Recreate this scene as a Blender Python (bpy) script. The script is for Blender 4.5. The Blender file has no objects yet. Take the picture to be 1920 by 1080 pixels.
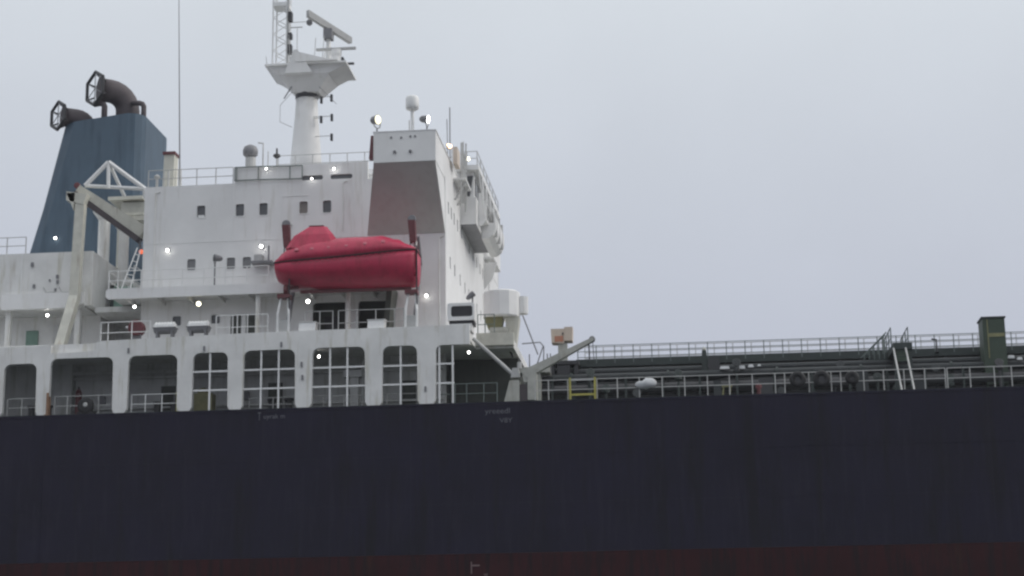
import bpy, math, random
from mathutils import Vector, Matrix
from mathutils.geometry import tessellate_polygon
random.seed(7)
R = math.radians
S = bpy.context.scene
COL = S.collection

# ---------------------------------------------------------------- camera
cam_d = bpy.data.cameras.new('camera')
cam = bpy.data.objects.new('camera', cam_d)
COL.objects.link(cam)
S.camera = cam
YAW, PITCH, ROLL = .0987, .2244, -.0138
fw = Vector((-math.sin(YAW)*math.cos(PITCH), math.cos(YAW)*math.cos(PITCH), math.sin(PITCH)))
rt = Vector((math.cos(YAW), math.sin(YAW), 0))
up = rt.cross(fw)
r2 = rt*math.cos(ROLL) + up*math.sin(ROLL)
u2 = -rt*math.sin(ROLL) + up*math.cos(ROLL)
m = Matrix((r2, u2, -fw)).transposed().to_4x4()
m.translation = Vector((0, -92, 3))
cam.matrix_world = m
cam_d.sensor_width = 36
cam_d.lens = 36*3400/1920
cam_d.clip_start = .5
cam_d.clip_end = 20000

# ---------------------------------------------------------------- sky, sun, exposure
SUN_EL, SUN_AZ = R(34), R(78)          # azimuth from +Y towards +X
w = bpy.data.worlds.new('World')
S.world = w
w.use_nodes = True
nt = w.node_tree
nt.nodes.clear()
N = nt.nodes.new
out = N('ShaderNodeOutputWorld')
bg = N('ShaderNodeBackground')
sky = N('ShaderNodeTexSky'); sky.sky_type = 'NISHITA'; sky.sun_disc = False
sky.sun_elevation = SUN_EL; sky.sun_rotation = SUN_AZ
sky.air_density = 1.5; sky.dust_density = 6
tc = N('ShaderNodeTexCoord')
sep = N('ShaderNodeSeparateXYZ')
cl = N('ShaderNodeMath'); cl.operation = 'MAXIMUM'; cl.inputs[1].default_value = 0
ns = N('ShaderNodeTexNoise'); ns.inputs['Scale'].default_value = 5; ns.inputs['Detail'].default_value = 5
nm = N('ShaderNodeMapRange'); nm.inputs[1].default_value = .3; nm.inputs[2].default_value = .7
nm.inputs[3].default_value = .965; nm.inputs[4].default_value = 1.035
vm = N('ShaderNodeVectorMath'); vm.operation = 'SCALE'
# overcast: luminance climbs from the horizon to the zenith, a little bluer low down
rp = N('ShaderNodeValToRGB'); el = rp.color_ramp.elements
el[0].position = 0; el[0].color = (.40, .425, .53, 1)
el[1].position = 1; el[1].color = (1.22, 1.26, 1.3, 1)
for ps, cc in ((.15, (.49, .52, .622)), (.37, (.69, .735, .79))):
    e_ = el.new(ps); e_.color = (*cc, 1)
mx = N('ShaderNodeMix'); mx.data_type = 'RGBA'; mx.inputs[0].default_value = .93
bs = N('ShaderNodeVectorMath'); bs.operation = 'SCALE'; bs.inputs['Scale'].default_value = .1
L = nt.links.new
L(tc.outputs['Generated'], sep.inputs[0]); L(sep.outputs['Z'], cl.inputs[0]);
L(tc.outputs['Generated'], ns.inputs['Vector']); L(ns.outputs['Fac'], nm.inputs[0])
L(cl.outputs[0], rp.inputs[0]); L(rp.outputs[0], vm.inputs[0]); L(nm.outputs[0], vm.inputs['Scale'])
L(sky.outputs[0], bs.inputs[0]); L(bs.outputs[0], mx.inputs[6]); L(vm.outputs[0], mx.inputs[7])
L(mx.outputs[2], bg.inputs['Color']); bg.inputs['Strength'].default_value = 1.0
L(bg.outputs[0], out.inputs['Surface'])

sd = bpy.data.lights.new('sun', 'SUN'); sd.energy = 1.3; sd.angle = R(35); sd.color = (1, .97, .93)
so = bpy.data.objects.new('sun', sd); COL.objects.link(so)
sdir = Vector((math.sin(SUN_AZ)*math.cos(SUN_EL), math.cos(SUN_AZ)*math.cos(SUN_EL), math.sin(SUN_EL)))
so.rotation_euler = sdir.to_track_quat('Z', 'Y').to_euler()
so.location = (40, 10, 80)

S.view_settings.view_transform = 'Standard'; S.view_settings.look = 'None'
S.view_settings.exposure = 0; S.view_settings.gamma = 1
S.view_settings.use_curve_mapping = False
S.cycles.filter_width = 2.4
S.cycles.max_bounces = 8
S.cycles.volume_bounces = 1

# ---------------------------------------------------------------- materials
def mat(name, col, rough=.55, metal=0., var=.12, vscale=1.2, streak=None, sk=.5, sth=.56, emit=None, es=0, spec=.5, bump=0., bscale=3, streak2=None, sth2=.6, sk2=.5):
    mt = bpy.data.materials.new(name); mt.use_nodes = True
    t = mt.node_tree; b = t.nodes['Principled BSDF']; n = t.nodes.new; l = t.links.new
    b.inputs['Roughness'].default_value = rough; b.inputs['Metallic'].default_value = metal
    b.inputs['Specular IOR Level'].default_value = spec
    if emit:
        b.inputs['Base Color'].default_value = (*col, 1)
        b.inputs['Emission Color'].default_value = (*emit, 1); b.inputs['Emission Strength'].default_value = es
        return mt
    g = n('ShaderNodeNewGeometry')
    nz = n('ShaderNodeTexNoise'); nz.inputs['Scale'].default_value = vscale; nz.inputs['Detail'].default_value = 6; nz.inputs['Roughness'].default_value = .6
    l(g.outputs['Position'], nz.inputs['Vector'])
    mr = n('ShaderNodeMapRange'); mr.inputs[1].default_value = .3; mr.inputs[2].default_value = .7
    mr.inputs[3].default_value = 1-var; mr.inputs[4].default_value = 1+var
    l(nz.outputs['Fac'], mr.inputs[0])
    sc = n('ShaderNodeVectorMath'); sc.operation = 'SCALE'; sc.inputs[0].default_value = col
    l(mr.outputs[0], sc.inputs['Scale'])
    cur = sc.outputs[0]
    for cc, k, th, off, sx in ((streak, sk, sth, 0, 2.6), (streak2, sk2, sth2, 31, .9)):
        if cc is None: continue
        mp = n('ShaderNodeMapping'); mp.inputs['Scale'].default_value = (sx, sx, sx*.11); mp.inputs['Location'].default_value = (off, off*.7, off*.3)
        l(g.outputs['Position'], mp.inputs['Vector'])
        s1 = n('ShaderNodeTexNoise'); s1.inputs['Scale'].default_value = 1; s1.inputs['Detail'].default_value = 5; s1.inputs['Roughness'].default_value = .65
        l(mp.outputs[0], s1.inputs['Vector'])
        m1 = n('ShaderNodeMapRange'); m1.inputs[1].default_value = th; m1.inputs[2].default_value = th+.14
        m1.inputs[3].default_value = 0; m1.inputs[4].default_value = k
        l(s1.outputs['Fac'], m1.inputs[0])
        mm = n('ShaderNodeMix'); mm.data_type = 'RGBA'; mm.inputs[7].default_value = (*cc, 1)
        l(m1.outputs[0], mm.inputs[0]); l(cur, mm.inputs[6]); cur = mm.outputs[2]
    l(cur, b.inputs['Base Color'])
    if bump:
        n2 = n('ShaderNodeTexNoise'); n2.inputs['Scale'].default_value = bscale; n2.inputs['Detail'].default_value = 4
        l(g.outputs['Position'], n2.inputs['Vector'])
        bp = n('ShaderNodeBump'); bp.inputs['Strength'].default_value = bump; bp.inputs['Distance'].default_value = .05
        l(n2.outputs['Fac'], bp.inputs['Height']); l(bp.outputs[0], b.inputs['Normal'])
    return mt

RUST = (.2, .11, .06)
M = {}
M['white'] = mat('white_ship_paint', (.79, .785, .775), .5, var=.07, vscale=.45, streak=(.42, .39, .3), sk=.26, sth=.56, streak2=RUST, sth2=.63, sk2=.38, bump=.35, bscale=.55)
M['white_worn'] = mat('white_worn_paint', (.75, .745, .725), .55, var=.1, vscale=.7, streak=(.38, .35, .23), sk=.45, sth=.53, streak2=RUST, sth2=.62, sk2=.6, bump=.15, bscale=1)
M['white_clean'] = mat('white_fittings', (.78, .78, .77), .45, var=.05, vscale=3)
M['cream'] = mat('cream_weathered_paint', (.58, .57, .5), .55, var=.12, vscale=2, streak=RUST, sk=.6, sth=.58)
M['shaded_panel'] = mat('shaded_grey_paint', (.53, .55, .52), .6, var=.06, vscale=.6, streak=(.44, .42, .4), sk=.3, sth=.5)  # greyer than the wing's white: carries the shade of the downward-facing flare
M['hull'] = mat('dark_blue_hull_paint', (.0078, .0064, .021), .5, var=.3, vscale=.3, streak=(.019, .016, .032), sk=.5, sth=.5, streak2=(.004, .0035, .006), sth2=.53, sk2=.75, bump=.5, bscale=.4, spec=.2)
M['red'] = mat('dark_red_antifouling', (.034, .006, .008), .65, var=.3, vscale=.5, streak=(.01, .006, .008), sk=.85, sth=.47, streak2=(.05, .018, .01), sth2=.6, sk2=.7, bump=.2, bscale=.6, spec=.14)
M['deck'] = mat('green_deck_paint', (.035, .055, .042), .6, var=.2, vscale=1)
M['inner'] = mat('grey_bulkhead_paint', (.58, .58, .57), .6, var=.12, vscale=.9, streak=(.36, .37, .32), sk=.6, sth=.5)
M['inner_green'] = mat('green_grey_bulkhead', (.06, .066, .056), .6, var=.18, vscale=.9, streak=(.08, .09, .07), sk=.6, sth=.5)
M['funnel'] = mat('blue_grey_funnel_paint', (.08, .122, .165), .5, var=.12, vscale=.4, streak=(.05, .08, .11), sk=.6, sth=.5, streak2=(.04, .05, .06), sth2=.6, sk2=.5, spec=.3)
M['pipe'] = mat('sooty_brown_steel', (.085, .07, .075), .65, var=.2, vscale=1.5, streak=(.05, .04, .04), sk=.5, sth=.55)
M['guard'] = mat('dark_steel', (.035, .035, .038), .5, var=.1, vscale=4)
M['glass'] = mat('dark_window_glass', (.1, .103, .11), .15, var=.15, vscale=.8, spec=.5)
M['rubber'] = mat('black_rubber', (.011, .011, .012), .7, var=.2, vscale=6)
M['lifered'] = mat('red_lifeboat_gelcoat', (.52, .032, .085), .4, var=.14, vscale=1.2, streak=(.33, .022, .045), sk=.5, sth=.5)
M['darkred'] = mat('dark_red_paint', (.13, .03, .035), .55, var=.2, vscale=3)
M['green'] = mat('dark_green_paint', (.026, .037, .034), .55, var=.2, vscale=1.2, streak=(.018, .03, .024), sk=.5, sth=.5)
M['boxgreen'] = mat('olive_green_steel', (.036, .058, .036), .55, var=.2, vscale=1.6, streak=(.03, .045, .03), sk=.5, sth=.5)
M['palegreen'] = mat('pale_green_paint', (.2, .32, .26), .55, var=.12, vscale=2)
M['olive'] = mat('olive_yellow_paint', (.22, .21, .1), .6, var=.2, vscale=3)
M['yellow'] = mat('yellow_safety_paint', (.42, .38, .08), .5, var=.12, vscale=3)
M['rail'] = mat('pale_grey_rail_paint', (.45, .45, .44), .5, var=.1, vscale=3)
M['rail_dark'] = mat('dark_green_rail_paint', (.12, .15, .14), .5, var=.15, vscale=3)
M['boom'] = mat('grey_crane_paint', (.42, .42, .38), .5, var=.15, vscale=2, streak=(.25, .22, .16), sk=.5, sth=.55)
M['beige'] = mat('beige_box_paint', (.62, .52, .43), .55, var=.1, vscale=2)
M['rusty'] = mat('rusty_brown_steel', (.26, .15, .09), .7, var=.25, vscale=4)
M['glass_pale'] = mat('pale_curtained_glass', (.2, .2, .205), .2, var=.15, vscale=1.5)
M['glass_warm'] = mat('brown_curtained_glass', (.2, .175, .155), .2, var=.15, vscale=1.5)
M['fadedred'] = mat('faded_red_fitting', (.5, .13, .17), .5, var=.1, vscale=3)
M['glass_dark'] = mat('black_cab_glass', (.03, .03, .033), .2, var=.1, vscale=1.5, spec=.3)
M['orange'] = mat('orange_rust_stain', (.5, .22, .14), .6, var=.15, vscale=3)
M['markw'] = mat('faded_white_marking', (.13, .13, .145), .6, var=.25, vscale=8)
M['markr'] = mat('faded_pink_marking', (.16, .11, .11), .6, var=.25, vscale=8)
M['bagw'] = mat('white_plastic_bag', (.55, .56, .57), .4, var=.08, vscale=6)
M['pipe_dark'] = mat('dark_deck_pipe_paint', (.025, .03, .032), .6, var=.2, vscale=1.5)
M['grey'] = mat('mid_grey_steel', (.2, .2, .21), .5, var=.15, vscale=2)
M['lamp'] = mat('white_lamp_glow', (.9, .9, .9), emit=(1, .98, .94), es=11)
M['lampw'] = mat('warm_lamp_glow', (.9, .85, .7), emit=(1, .6, .36), es=3.5)
M['lampy'] = mat('yellowish_lamp_glow', (.9, .9, .7), emit=(1, .95, .72), es=5)
M['floodlens'] = mat('lit_floodlight_lens', (.9, .88, .7), emit=(1, .93, .66), es=1.15)
M['lampo'] = mat('orange_lamp_glow', (.8, .2, .1), emit=(1, .16, .06), es=1.0)

# ---------------------------------------------------------------- mesh builder
class MB:
    def __init__(s): s.v = []; s.f = []
    def box(s, x0, x1, y0, y1, z0, z1):
        i = len(s.v)
        s.v += [(x, y, z) for z in (z0, z1) for y in (y0, y1) for x in (x0, x1)]
        s.f += [tuple(i+k for k in q) for q in ((0, 2, 3, 1), (4, 5, 7, 6), (0, 1, 5, 4), (1, 3, 7, 5), (3, 2, 6, 7), (2, 0, 4, 6))]
        return s
    def hexa(s, pts):      # 8 points: bottom ring of 4, top ring of 4
        i = len(s.v); s.v += [tuple(p) for p in pts]
        s.f += [tuple(i+k for k in q) for q in ((0, 3, 2, 1), (4, 5, 6, 7), (0, 1, 5, 4), (1, 2, 6, 5), (2, 3, 7, 6), (3, 0, 4, 7))]
        return s
    def tube(s, pts, r, n=8, cap=True, sq=False):
        pts = [Vector(p) for p in pts]
        if not isinstance(r, (list, tuple)): r = [r]*len(pts)
        if sq: n = 4
        i0 = len(s.v); ref = None
        for k, p in enumerate(pts):
            if k == 0: d = pts[1]-p
            elif k == len(pts)-1: d = p-pts[k-1]
            else: d = (pts[k+1]-p).normalized() + (p-pts[k-1]).normalized()
            d.normalize()
            if ref is None:
                a = Vector((0, 0, 1)) if abs(d.z) < .9 else Vector((1, 0, 0))
                ref = a.cross(d).normalized()
            e1 = (ref - d*ref.dot(d)).normalized(); e2 = d.cross(e1); ref = e1
            for j in range(n):
                an = 2*math.pi*(j+(.5 if sq else 0))/n
                q = p + (e1*math.cos(an)+e2*math.sin(an))*r[k]*(1.414 if sq else 1)
                s.v.append(tuple(q))
        for k in range(len(pts)-1):
            for j in range(n):
                a = i0+k*n+j; b = i0+k*n+(j+1) % n
                s.f.append((a, b, b+n, a+n))
        if cap:
            s.f.append(tuple(i0+j for j in reversed(range(n))))
            s.f.append(tuple(i0+(len(pts)-1)*n+j for j in range(n)))
        return s
    def lathe(s, prof, c=(0, 0, 0), n=20, axis=None):
        q = Vector((0, 0, 1)).rotation_difference(Vector(axis).normalized()) if axis else None
        i0 = len(s.v)
        for (r, z) in prof:
            for j in range(n):
                a = 2*math.pi*j/n; p = Vector((r*math.cos(a), r*math.sin(a), z))
                if q: p = q @ p
                s.v.append(tuple(p+Vector(c)))
        for k in range(len(prof)-1):
            for j in range(n):
                a = i0+k*n+j; b = i0+k*n+(j+1) % n
                s.f.append((a, b, b+n, a+n))
        s.f.append(tuple(i0+j for j in reversed(range(n)))); s.f.append(tuple(i0+(len(prof)-1)*n+j for j in range(n)))
        return s
    def panel(s, outer, holes, fn, t0, t1):
        """flat plate with holes: loops in 2D (a,b); fn(a,b,t) gives 3D, plate from t0 to t1"""
        loops = [outer]+list(holes)
        tris = tessellate_polygon([[Vector((a, b, 0)) for a, b in lp] for lp in loops])
        flat = [p for lp in loops for p in lp]; nn = len(flat); i0 = len(s.v)
        s.v += [tuple(fn(a, b, t0)) for a, b in flat]+[tuple(fn(a, b, t1)) for a, b in flat]
        for t in tris:
            s.f.append(tuple(i0+k for k in t)); s.f.append(tuple(i0+nn+k for k in reversed(t)))
        o = 0
        for lp in loops:
            k = len(lp)
            for j in range(k):
                a = o+j; b = o+(j+1) % k
                s.f.append((i0+a, i0+b, i0+nn+b, i0+nn+a))
            o += k
        return s
    def build(s, name, material, parent=None, origin=None, smooth=False, fix=True):
        xs = [v[0] for v in s.v]; ys = [v[1] for v in s.v]; zs = [v[2] for v in s.v]
        o = Vector(origin) if origin else Vector(((min(xs)+max(xs))/2, (min(ys)+max(ys))/2, min(zs)))
        me = bpy.data.meshes.new(name)
        me.from_pydata([(v[0]-o.x, v[1]-o.y, v[2]-o.z) for v in s.v], [], s.f)
        me.update()
        if fix:
            import bmesh
            bm = bmesh.new(); bm.from_mesh(me); bmesh.ops.recalc_face_normals(bm, faces=bm.faces); bm.to_mesh(me); bm.free()
        if smooth:
            for p in me.polygons: p.use_smooth = True
        me.materials.append(M[material] if isinstance(material, str) else material)
        ob = bpy.data.objects.new(name, me); COL.objects.link(ob)
        place(ob, o, parent)
        return ob

WL = {}
def place(ob, o, parent):
    o = Vector(o); WL[ob.name] = o
    if parent: ob.parent = parent; ob.location = o-WL[parent.name]
    else: ob.location = o
def thing(name, loc, label, cat, group=None):
    e = bpy.data.objects.new(name, None); COL.objects.link(e); e.empty_display_size = .3
    place(e, loc, None)
    return tag(e, label, cat, group)
def tag(o, label, cat, group=None):
    o['label'] = label; o['category'] = cat
    if group: o['group'] = group
    return o
def inst(mesh_ob, name, loc, parent):
    c = bpy.data.objects.new(name, mesh_ob.data); COL.objects.link(c)
    c.rotation_euler = mesh_ob.rotation_euler
    place(c, loc, parent); return c
def rrect(x0, x1, z0, z1, r, n=4, corners=(1, 1, 1, 1)):
    """rounded rectangle, counter-clockwise; corners bl, br, tr, tl"""
    out = []
    for (cx, cz, a0, on, px, pz) in ((x0+r, z0+r, 180, corners[0], x0, z0), (x1-r, z0+r, 270, corners[1], x1, z0), (x1-r, z1-r, 0, corners[2], x1, z1), (x0+r, z1-r, 90, corners[3], x0, z1)):
        if not on: out.append((px, pz)); continue
        for k in range(n+1):
            a = R(a0+90*k/n); out.append((cx+r*math.cos(a), cz+r*math.sin(a)))
    return out
FY = lambda a, b, t: (a, t, b)       # plate facing -Y: a = x, b = z
FX = lambda a, b, t: (t, a, b)       # plate facing +X: a = y, b = z

# ---------------------------------------------------------------- the sea
sea = MB(); sea.v = [(-9000, -9000, 0), (9000, -9000, 0), (9000, 9000, 0), (-9000, 9000, 0)]; sea.f = [(0, 1, 2, 3)]
M['sea'] = mat('grey_sea_water', (.02, .027, .03), .3, var=.15, vscale=.05, bump=.6, bscale=.35, spec=.4)
so_ = sea.build('water', 'sea'); so_['kind'] = 'structure'

# ---------------------------------------------------------------- the ship
ship = thing('tanker_ship', (-5, 16, 0), 'large dark-hulled tanker with white superstructure and blue funnel lying in the mist', 'ship')

# hull: outline in plan (stern transom left, long parallel body, bow far right), flat side along Y = 0
plan = [(-52, 6), (-49, 2.2), (-45, .4), (-41, 0), (95, 0), (120, 3), (138, 10), (144, 16)]
plan = plan+[(x, 32-y) for x, y in reversed(plan[:-1])]
def shell(z0, z1, nz=1):
    b = MB(); n = len(plan)
    for k in range(nz+1):
        z = z0+(z1-z0)*k/nz
        b.v += [(x, y, z) for x, y in plan]
    for k in range(nz):
        for j in range(n):
            a = k*n+j; c = k*n+(j+1) % n
            b.f.append((a, c, c+n, a+n))
    b.f.append(tuple(range(n))); b.f.append(tuple(nz*n+j for j in range(n)))
    return b
hull = shell(10.36, 18.07).build('hull', 'hull', ship)
shell(-2, 10.355).build('boot_topping', 'red', ship)
g = MB()
g.box(-41, 60, -.035, .1, 17.97, 18.1)
g.build('gunwale_bar', 'hull', hull)
# faint welded seams of the shell plating
for x in (-34, -26.5, -14.5, -3.2, 6.4, 14.8):
    MB().box(x-.02, x+.02, -.012, .02, 10.5, 17.95).build('plate_seam', 'hull', hull)
for z in (12.9, 15.4):
    MB().box(-41, 60, -.012, .02, z-.015, z+.015).build('plate_seam', 'hull', hull)
MB().box(-41, 60, .02, 31.98, 18.075, 18.12).build('main_deck', 'deck', ship)

def text(body, size, loc, material, parent, name, xs=1.):
    cu = bpy.data.curves.new(name, 'FONT'); cu.body = body; cu.size = size; cu.extrude = .004
    tmp = bpy.data.objects.new(name, cu); COL.objects.link(tmp)
    dg = bpy.context.evaluated_depsgraph_get(); dg.update()
    me = bpy.data.meshes.new_from_object(tmp.evaluated_get(dg))
    bpy.data.objects.remove(tmp); me.name = name
    me.materials.clear(); me.materials.append(M[material])
    o = bpy.data.objects.new(name, me); COL.objects.link(o)
    o.rotation_euler = (R(90), 0, 0); o.scale = (xs, 1, 1)
    place(o, loc, parent); return o
text('T', .62, (-22.55, -.006, 17.5), 'markw', hull, 'lettering', .5)
text('uyrak m', .34, (-22.25, -.006, 17.58), 'markw', hull, 'lettering', 1.05)
text('yreeedl', .4, (-10.6, -.006, 17.5), 'markw', hull, 'lettering', 1.1)
text('V8Y', .34, (-9.85, -.006, 17.02), 'markw', hull, 'lettering', 1.15)
bt = [o for o in ship.children if o.name.startswith('boot')][0]
MB().box(-11.4, -11.34, -.008, .01, 9.35, 9.95).box(-11.34, -10.95, -.008, .01, 9.72, 9.8).build('tug_mark', 'markr', bt)
text('w', .34, (-10.75, -.006, 9.2), 'markr', bt, 'lettering', .9)

# ---- side screen along the poop: one pierced plate, feet flared onto the sheer strake
OPEN = [(-36.38, -34.6, 20.92), (-33.84, -30.43, 21.14), (-29.59, -26.94, 21.16), (-26.09, -24.22, 21.2), (-23.36, -20.62, 21.24), (-19.68, -16.9, 21.26), (-15.96, -14.14, 21.23)]
Z0 = 18.1
path = [(-41, Z0)]
for x0, x1, zt in OPEN:
    r = .36
    path += [(x0-.16, Z0), (x0-.03, Z0+.2)]
    path += [(x0, zt-r)] + [(x0+r-r*math.cos(R(a)), zt-r+r*math.sin(R(a))) for a in (22, 45, 68, 90)]
    path += [(x1-r+r*math.sin(R(a)), zt-r+r*math.cos(R(a))) for a in (0, 22, 45, 68)] + [(x1, zt-r)]
    path += [(x1+.03, Z0+.2), (x1+.16, Z0)]
x0, zt = -13.15, 21.2
path += [(x0-.16, Z0), (x0-.03, Z0+.2), (x0, zt-.3)] + [(x0+.3-.3*math.cos(R(a)), zt-.3+.3*math.sin(R(a))) for a in (30, 60, 90)]
path += [(-11.37, 21.2), (-11.37, 22.24), (-20.3, 22.21), (-24.1, 22.17), (-31.2, 22.02), (-31.45, 21.92), (-31.55, 21.5), (-32.85, 21.45), (-33.86, 21.44), (-33.86, 21.88), (-41, 21.8)]
screen = MB().panel(path, [], FY, .03, .3).build('side_screen', 'white_worn', ship)
def bars(x0, x1, xs, zs, zt):
    for x in xs: MB().box(x-.045, x+.045, .1, .19, 18.12, zt+.05).build('guard_bar', 'white_clean', screen)
    for z in zs: MB().box(x0-.05, x1+.05, .12, .17, z-.045, z+.045).build('guard_bar', 'white_clean', screen)
bars(-26.09, -24.22, [-25.19], [19.2, 20.2], 21.2)
bars(-23.36, -20.62, [-22.44, -21.5], [19.2, 20.21], 21.24)
bars(-19.68, -16.9, [-18.76, -17.84], [19.2, 20.21], 21.26)
bars(-15.96, -14.14, [-15.02], [19.2, 20.19], 21.23)
bars(-13.15, -12.25, [-12.98, -12.28], [19.2, 20.22], 21.2)
# drain stubs and brackets on the screen
for x, z in ((-29.6, 21.45), (-25.5, 21.42), (-21.35, 21.5), (-20.2, 19.7), (-20.25, 20.4), (-13.7, 18.9)):
    MB().box(x-.05, x+.05, -.04, .05, z-.13, z+.13).build('bracket', 'grey', screen)

# poop deck slab over the passage, with the inner bulkheads below it
MB().panel([(-41, .32), (-31.5, .32), (-31.5, .32), (-11.4, .32), (-11.4, 3.0), (-9.35, 3.0), (-9.35, 29), (-41, 29)], [], lambda a, b, t: (a, b, t), 21.5, 21.96).build('poop_deck', 'white_worn', ship)
MB().box(-11.35, -9.33, 2.7, 2.98, 21.62, 22.3).build('deck_fascia', 'cream', ship)
ib = MB().box(-41, -33.9, 3.6, 3.8, 18.1, 21.5).box(-33.9, -13.2, 4.2, 4.4, 18.1, 21.5).build('inner_bulkhead', 'inner', ship)
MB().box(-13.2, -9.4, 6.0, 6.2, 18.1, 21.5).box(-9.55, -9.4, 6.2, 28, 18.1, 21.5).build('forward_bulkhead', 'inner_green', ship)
# fittings along the inner passage
for x, z0, z1, ww in ((-28.6, 18.3, 20.2, .8), (-22.6, 18.3, 20.2, .8), (-15.2, 18.3, 20.1, .75)):
    MB().box(x-ww/2, x+ww/2, 4.12, 4.19, z0, z1).build('door', 'inner_green', ib)
for z, rr in ((21.0, .11), (20.7, .07), (19.0, .06)):
    MB().tube([(-40, 4.0, z), (-13.3, 4.0, z)], rr, 8).build('wall_pipe', 'inner', ib)
for x in (-32.3, -31.4, -28.1, -27.8, -24.2, -21.3, -18.5):
    MB().box(x-.16, x+.16, 4.0, 4.19, 19.3, 19.75).build('wall_box', 'grey', ib)

# ---- deckhouse
WIN_C = [-26.97, -24.75, -23.41, -21.13, -19.8]
WIN_B = [-27.45, -25.2, -24.3]
def wrect(cx, z0, z1): return rrect(cx-.24, cx+.24, z0, z1, .09)
HX0, HX1, HY0, HY1 = -30.25, -13.15, 4.0, 28.0
holesC = [wrect(x, 29.7, 30.4) for x in WIN_C]+[wrect(x, 26.68, 27.33) for x in WIN_B]
slots = [(-21.27, -20.05), (-19.62, -18.38)]
holesS = [rrect(a, b, 31.63, 31.9, .12) for a, b in slots]
doors = [(-20.1, -19.3, 22.1, 24.1), (-25.15, -24.55, 22.1, 24.05), (-24.3, -23.7, 22.1, 24.05)]
doors = doors[1:]
SHADE_RECESS = [(-20.55, -18.5, 22.0, 24.6), (-18.0, -15.95, 22.0, 24.6)]
holesD = [rrect(a, b, c, d, .1) for a, b, c, d in doors]+[rrect(a, b, c, d, .15) for a, b, c, d in SHADE_RECESS]
winA = [(-28.2, 23.55, 24.1), (-26.0, 23.6, 24.1)]
holesA = [rrect(x-.25, x+.25, a, b, .09) for x, a, b in winA]
outer = [(HX0, 21.96), (HX1, 21.96), (HX1, 31.55), (-17.5, 31.55), (-17.5, 32.58), (-25.1, 32.54), (-25.1, 31.62), (HX0, 31.6)]
house = MB().panel(outer, holesC+holesS+holesD+holesA, FY, HY0, HY0+.22)
# front wall, pierced by the two rows of narrow cabin windows
FWU = [5.3, 6.5, 7.7, 9.2, 10.9, 12.7, 14.6, 16.5, 18.4, 20.2, 21.6, 23.4, 25.2]
FWL = [5.9, 7.8, 10.2, 12.4, 14.2, 16.2, 18.3, 20.4, 22.5, 24.6]
hf = [rrect(y-.2, y+.2, 29.7, 30.4, .06, 2) for y in FWU]+[rrect(y-.2, y+.2, 26.68, 27.38, .06, 2) for y in FWL]+[rrect(y-.2, y+.2, 23.7, 24.35, .06, 2) for y in FWL]
house.panel([(HY0+.22, 21.96), (HY1, 21.96), (HY1, 31.55), (HY0+.22, 31.55)], hf, FX, HX1-.22, HX1)
house.box(HX0, HX0+.2, HY0+.22, HY1, 21.96, 31.55)                        # aft wall
house.box(HX0+.2, HX1-.22, HY1-.2, HY1, 21.96, 31.55)                     # far side
house.box(HX0+.2, HX1-.22, HY0+.22, HY1-.2, 31.25, 31.5)                  # roof
house.box(HX0+.2, HX1-.22, HY0+1.5, HY0+1.6, 21.96, 31.25)                # cabin lining behind the panes
house = house.build('deckhouse', 'white', ship)
frame_me = None
def window_y(cx, cz, w_, h_, y, parent, r=.09, gl='glass'):
    p = MB().panel(rrect(cx-w_/2, cx+w_/2, cz-h_/2, cz+h_/2, r), [], FY, y+.09, y+.12).build('window', gl, parent)
    MB().panel(rrect(cx-w_/2-.045, cx+w_/2+.045, cz-h_/2-.045, cz+h_/2+.045, r+.02), [rrect(cx-w_/2+.003, cx+w_/2-.003, cz-h_/2+.003, cz+h_/2-.003, r)], FY, y-.025, y+.01).build('window_frame', 'white_clean', parent)
    return p
for x in WIN_C: window_y(x, 30.05, .48, .7, HY0, house, gl='glass_warm' if x == -21.13 else 'glass')
for x in WIN_B: window_y(x, 27.005, .48, .65, HY0, house, gl='glass_pale')
for x, a, b in winA: window_y(x, (a+b)/2, .5, b-a, HY0, house)
MB().box(-27.15, -26.8, 4.03, 4.08, 29.72, 29.86).build('window_sill', 'white_clean', house)       # pale object on the sill of the aftmost window
for a, b in slots: MB().panel(rrect(a, b, 31.63, 31.9, .12), [], FY, HY0+.1, HY0+.14).build('window', 'glass', house)
for a, b, c, d in SHADE_RECESS:  # added niches with dark walls for the deep shade under the boat deck
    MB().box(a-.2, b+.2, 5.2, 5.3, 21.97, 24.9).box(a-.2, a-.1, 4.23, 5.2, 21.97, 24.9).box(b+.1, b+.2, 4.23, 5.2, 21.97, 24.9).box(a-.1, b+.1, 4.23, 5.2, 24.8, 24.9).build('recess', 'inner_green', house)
MB().box(-20.1, -19.3, 5.1, 5.19, 22.0, 24.0).build('door', 'guard', house)
for a, b, c, d in doors:
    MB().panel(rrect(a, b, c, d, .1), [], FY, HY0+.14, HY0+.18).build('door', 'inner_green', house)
for yy, z in [(y, 30.05) for y in FWU]+[(y, 27.03) for y in FWL]+[(y, 24.03) for y in FWL]:
    MB().box(HX1-.12, HX1-.08, yy-.2, yy+.2, z-.35, z+.35).build('window', 'glass', house)
# welded seams and the framed panel of the side plating
for x, a, b in ((-25.13, 28.4, 31.6), (-18.33, 28.3, 32.4), (-22.35, 29.3, 30.75)):
    MB().box(x-.03, x+.03, HY0-.02, HY0+.02, a, b).build('plate_seam', 'white_clean', house)
MB().box(-22.35, -20.9, HY0-.022, HY0+.02, 30.72, 30.78).build('plate_seam', 'white_clean', house)
MB().box(-30.2, -17.7, HY0-.018, HY0+.02, 28.27, 28.31).build('plate_seam', 'white_clean', house)

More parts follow.
